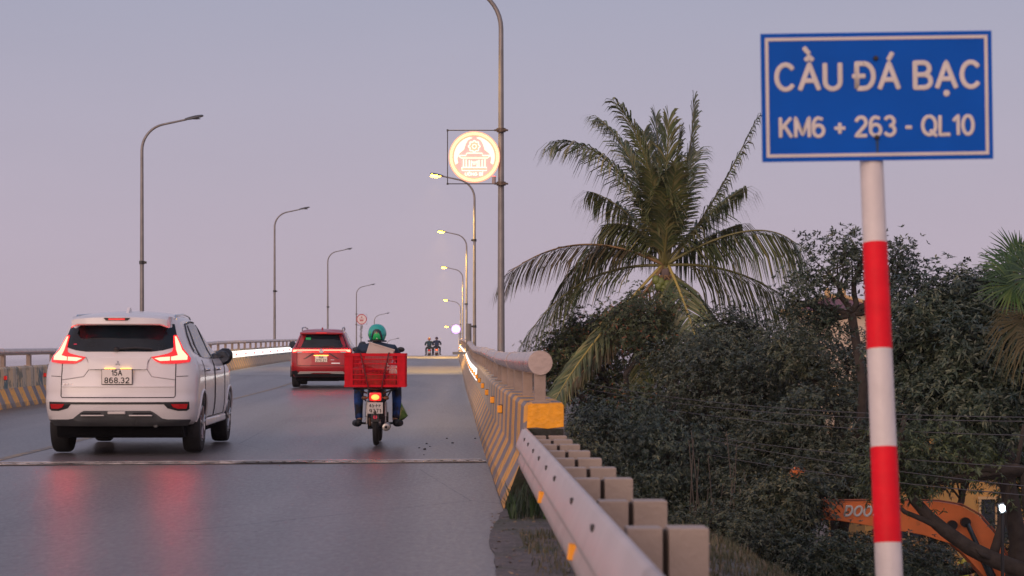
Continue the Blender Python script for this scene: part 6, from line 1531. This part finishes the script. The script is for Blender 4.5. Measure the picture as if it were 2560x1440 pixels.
# ---- fan palm at the right edge
Yf = 34.5; fc = P(2600, 700, Yf)
fp = thing('fan_palm', (fc.x, Yf, .45), 'fan palm with stiff bright green blades at the right edge', 'palm')
mb = MB(); mb.tube([(fc.x, Yf, .3), (fc.x+.1, Yf, 4), fc], [.16, .14, .13], 12); mb.build('trunk', MATS['palm_trunk_bark'], fp, world=True, smooth=True)
M_FAN = leaf_material('fan_blade', (.022, .055, .016), (.04, .09, .024), (.08, .13, .035), .4, .15); M_FAND = leaf_material('fan_blade_dead', (.05, .048, .022), (.075, .065, .03), (.035, .05, .022), .7, .1)
fr_ = random.Random(21)
def fan(ctr, dirv, nb, L_, dead, seed):
    r = random.Random(seed); mb = MB(); mb.tube([fc, fc+(ctr-fc)*.5+Vector((0, 0, .08)), ctr], [.02, .014, .01], 6); st_ = mb.build('fan_leaf', M_RACD if dead else M_RAC, fp, world=True, smooth=True)
    d = dirv.normalized(); up = Vector((0, -.8, .6)); sd = d.cross(up).normalized(); V, Q = [], []
    for i in range(nb):
        a = (i/(nb-1)-.5)*math.radians(210); dd = (d*math.cos(a)+sd*math.sin(a)+up*.1*r.uniform(-1, 1)).normalized(); l = L_*(1-.25*abs(a)/1.9)*r.uniform(.9, 1.08)
        wv = sd*math.cos(a)-d*math.sin(a); w0 = .018; q1 = ctr+dd*l*.6; q2 = ctr+dd*l+Vector((0, 0, -.10*l-(.35*l if dead else 0)))
        k = len(V); V += [ctr-wv*.004, ctr+wv*.004, q1-wv*w0, q1+wv*w0, q2-wv*.003, q2+wv*.003]; Q += [(k, k+1, k+3, k+2), (k+2, k+3, k+5, k+4)]
    np_mesh('blades', [tuple(v) for v in V], Q, M_FAND if dead else M_FAN, st_, tuple(ORG[fp]))
for i, (px, py, dy, dx_, dz_) in enumerate(((2528, 680, -.3, -1, .35), (2555, 668, .2, -.5, 1), (2620, 650, -.2, .4, 1), (2535, 712, -.6, -1, -.15), (2580, 690, -.8, -.7, .7), (2650, 690, 0, 1, .4), (2545, 650, .6, -.9, .8))):
    fan(P(px, py, Yf+dy), Vector((dx_, -.2, dz_)), 34, .72, False, i)
for i, (px, py, dy) in enumerate(((2575, 780, .3), (2555, 800, .2), (2600, 830, -.4))):
    fan(P(px, py, Yf+dy), Vector((-.35+.2*i, -.1, -1)), 26, .85, True, 30+i)
# slender see-through leader twigs at the right edge (weeds on the mound)
blades('mound_grass', 9000, lambda r: (r.uniform(.9, 3.4), r.uniform(8.6, 14.4)), .02, .07, M_GRASS, 'dry and green grass on the mound right of the guard rail', 'grass', .0028, seed=8)

# ================================================================== HAZE
mh = bpy.data.materials.new('dusk_haze'); mh.use_nodes = True; t = mh.node_tree; t.nodes.clear()
vo = t.nodes.new('ShaderNodeVolumePrincipled'); ou = t.nodes.new('ShaderNodeOutputMaterial'); t.links.new(vo.outputs[0], ou.inputs['Volume'])
vo.inputs['Color'].default_value = (.90, .88, .92, 1); vo.inputs['Density'].default_value = .0002; vo.inputs['Anisotropy'].default_value = .2
mb = MB(); mb.box((0, 3350, 7.5), (14200, 7500, 19)); o = mb.build('haze', mh); props(o, 'thin dusk haze over the bridge', 'haze', kind='stuff')
SC.cycles.volume_bounces = 1; SC.cycles.volume_max_steps = 64
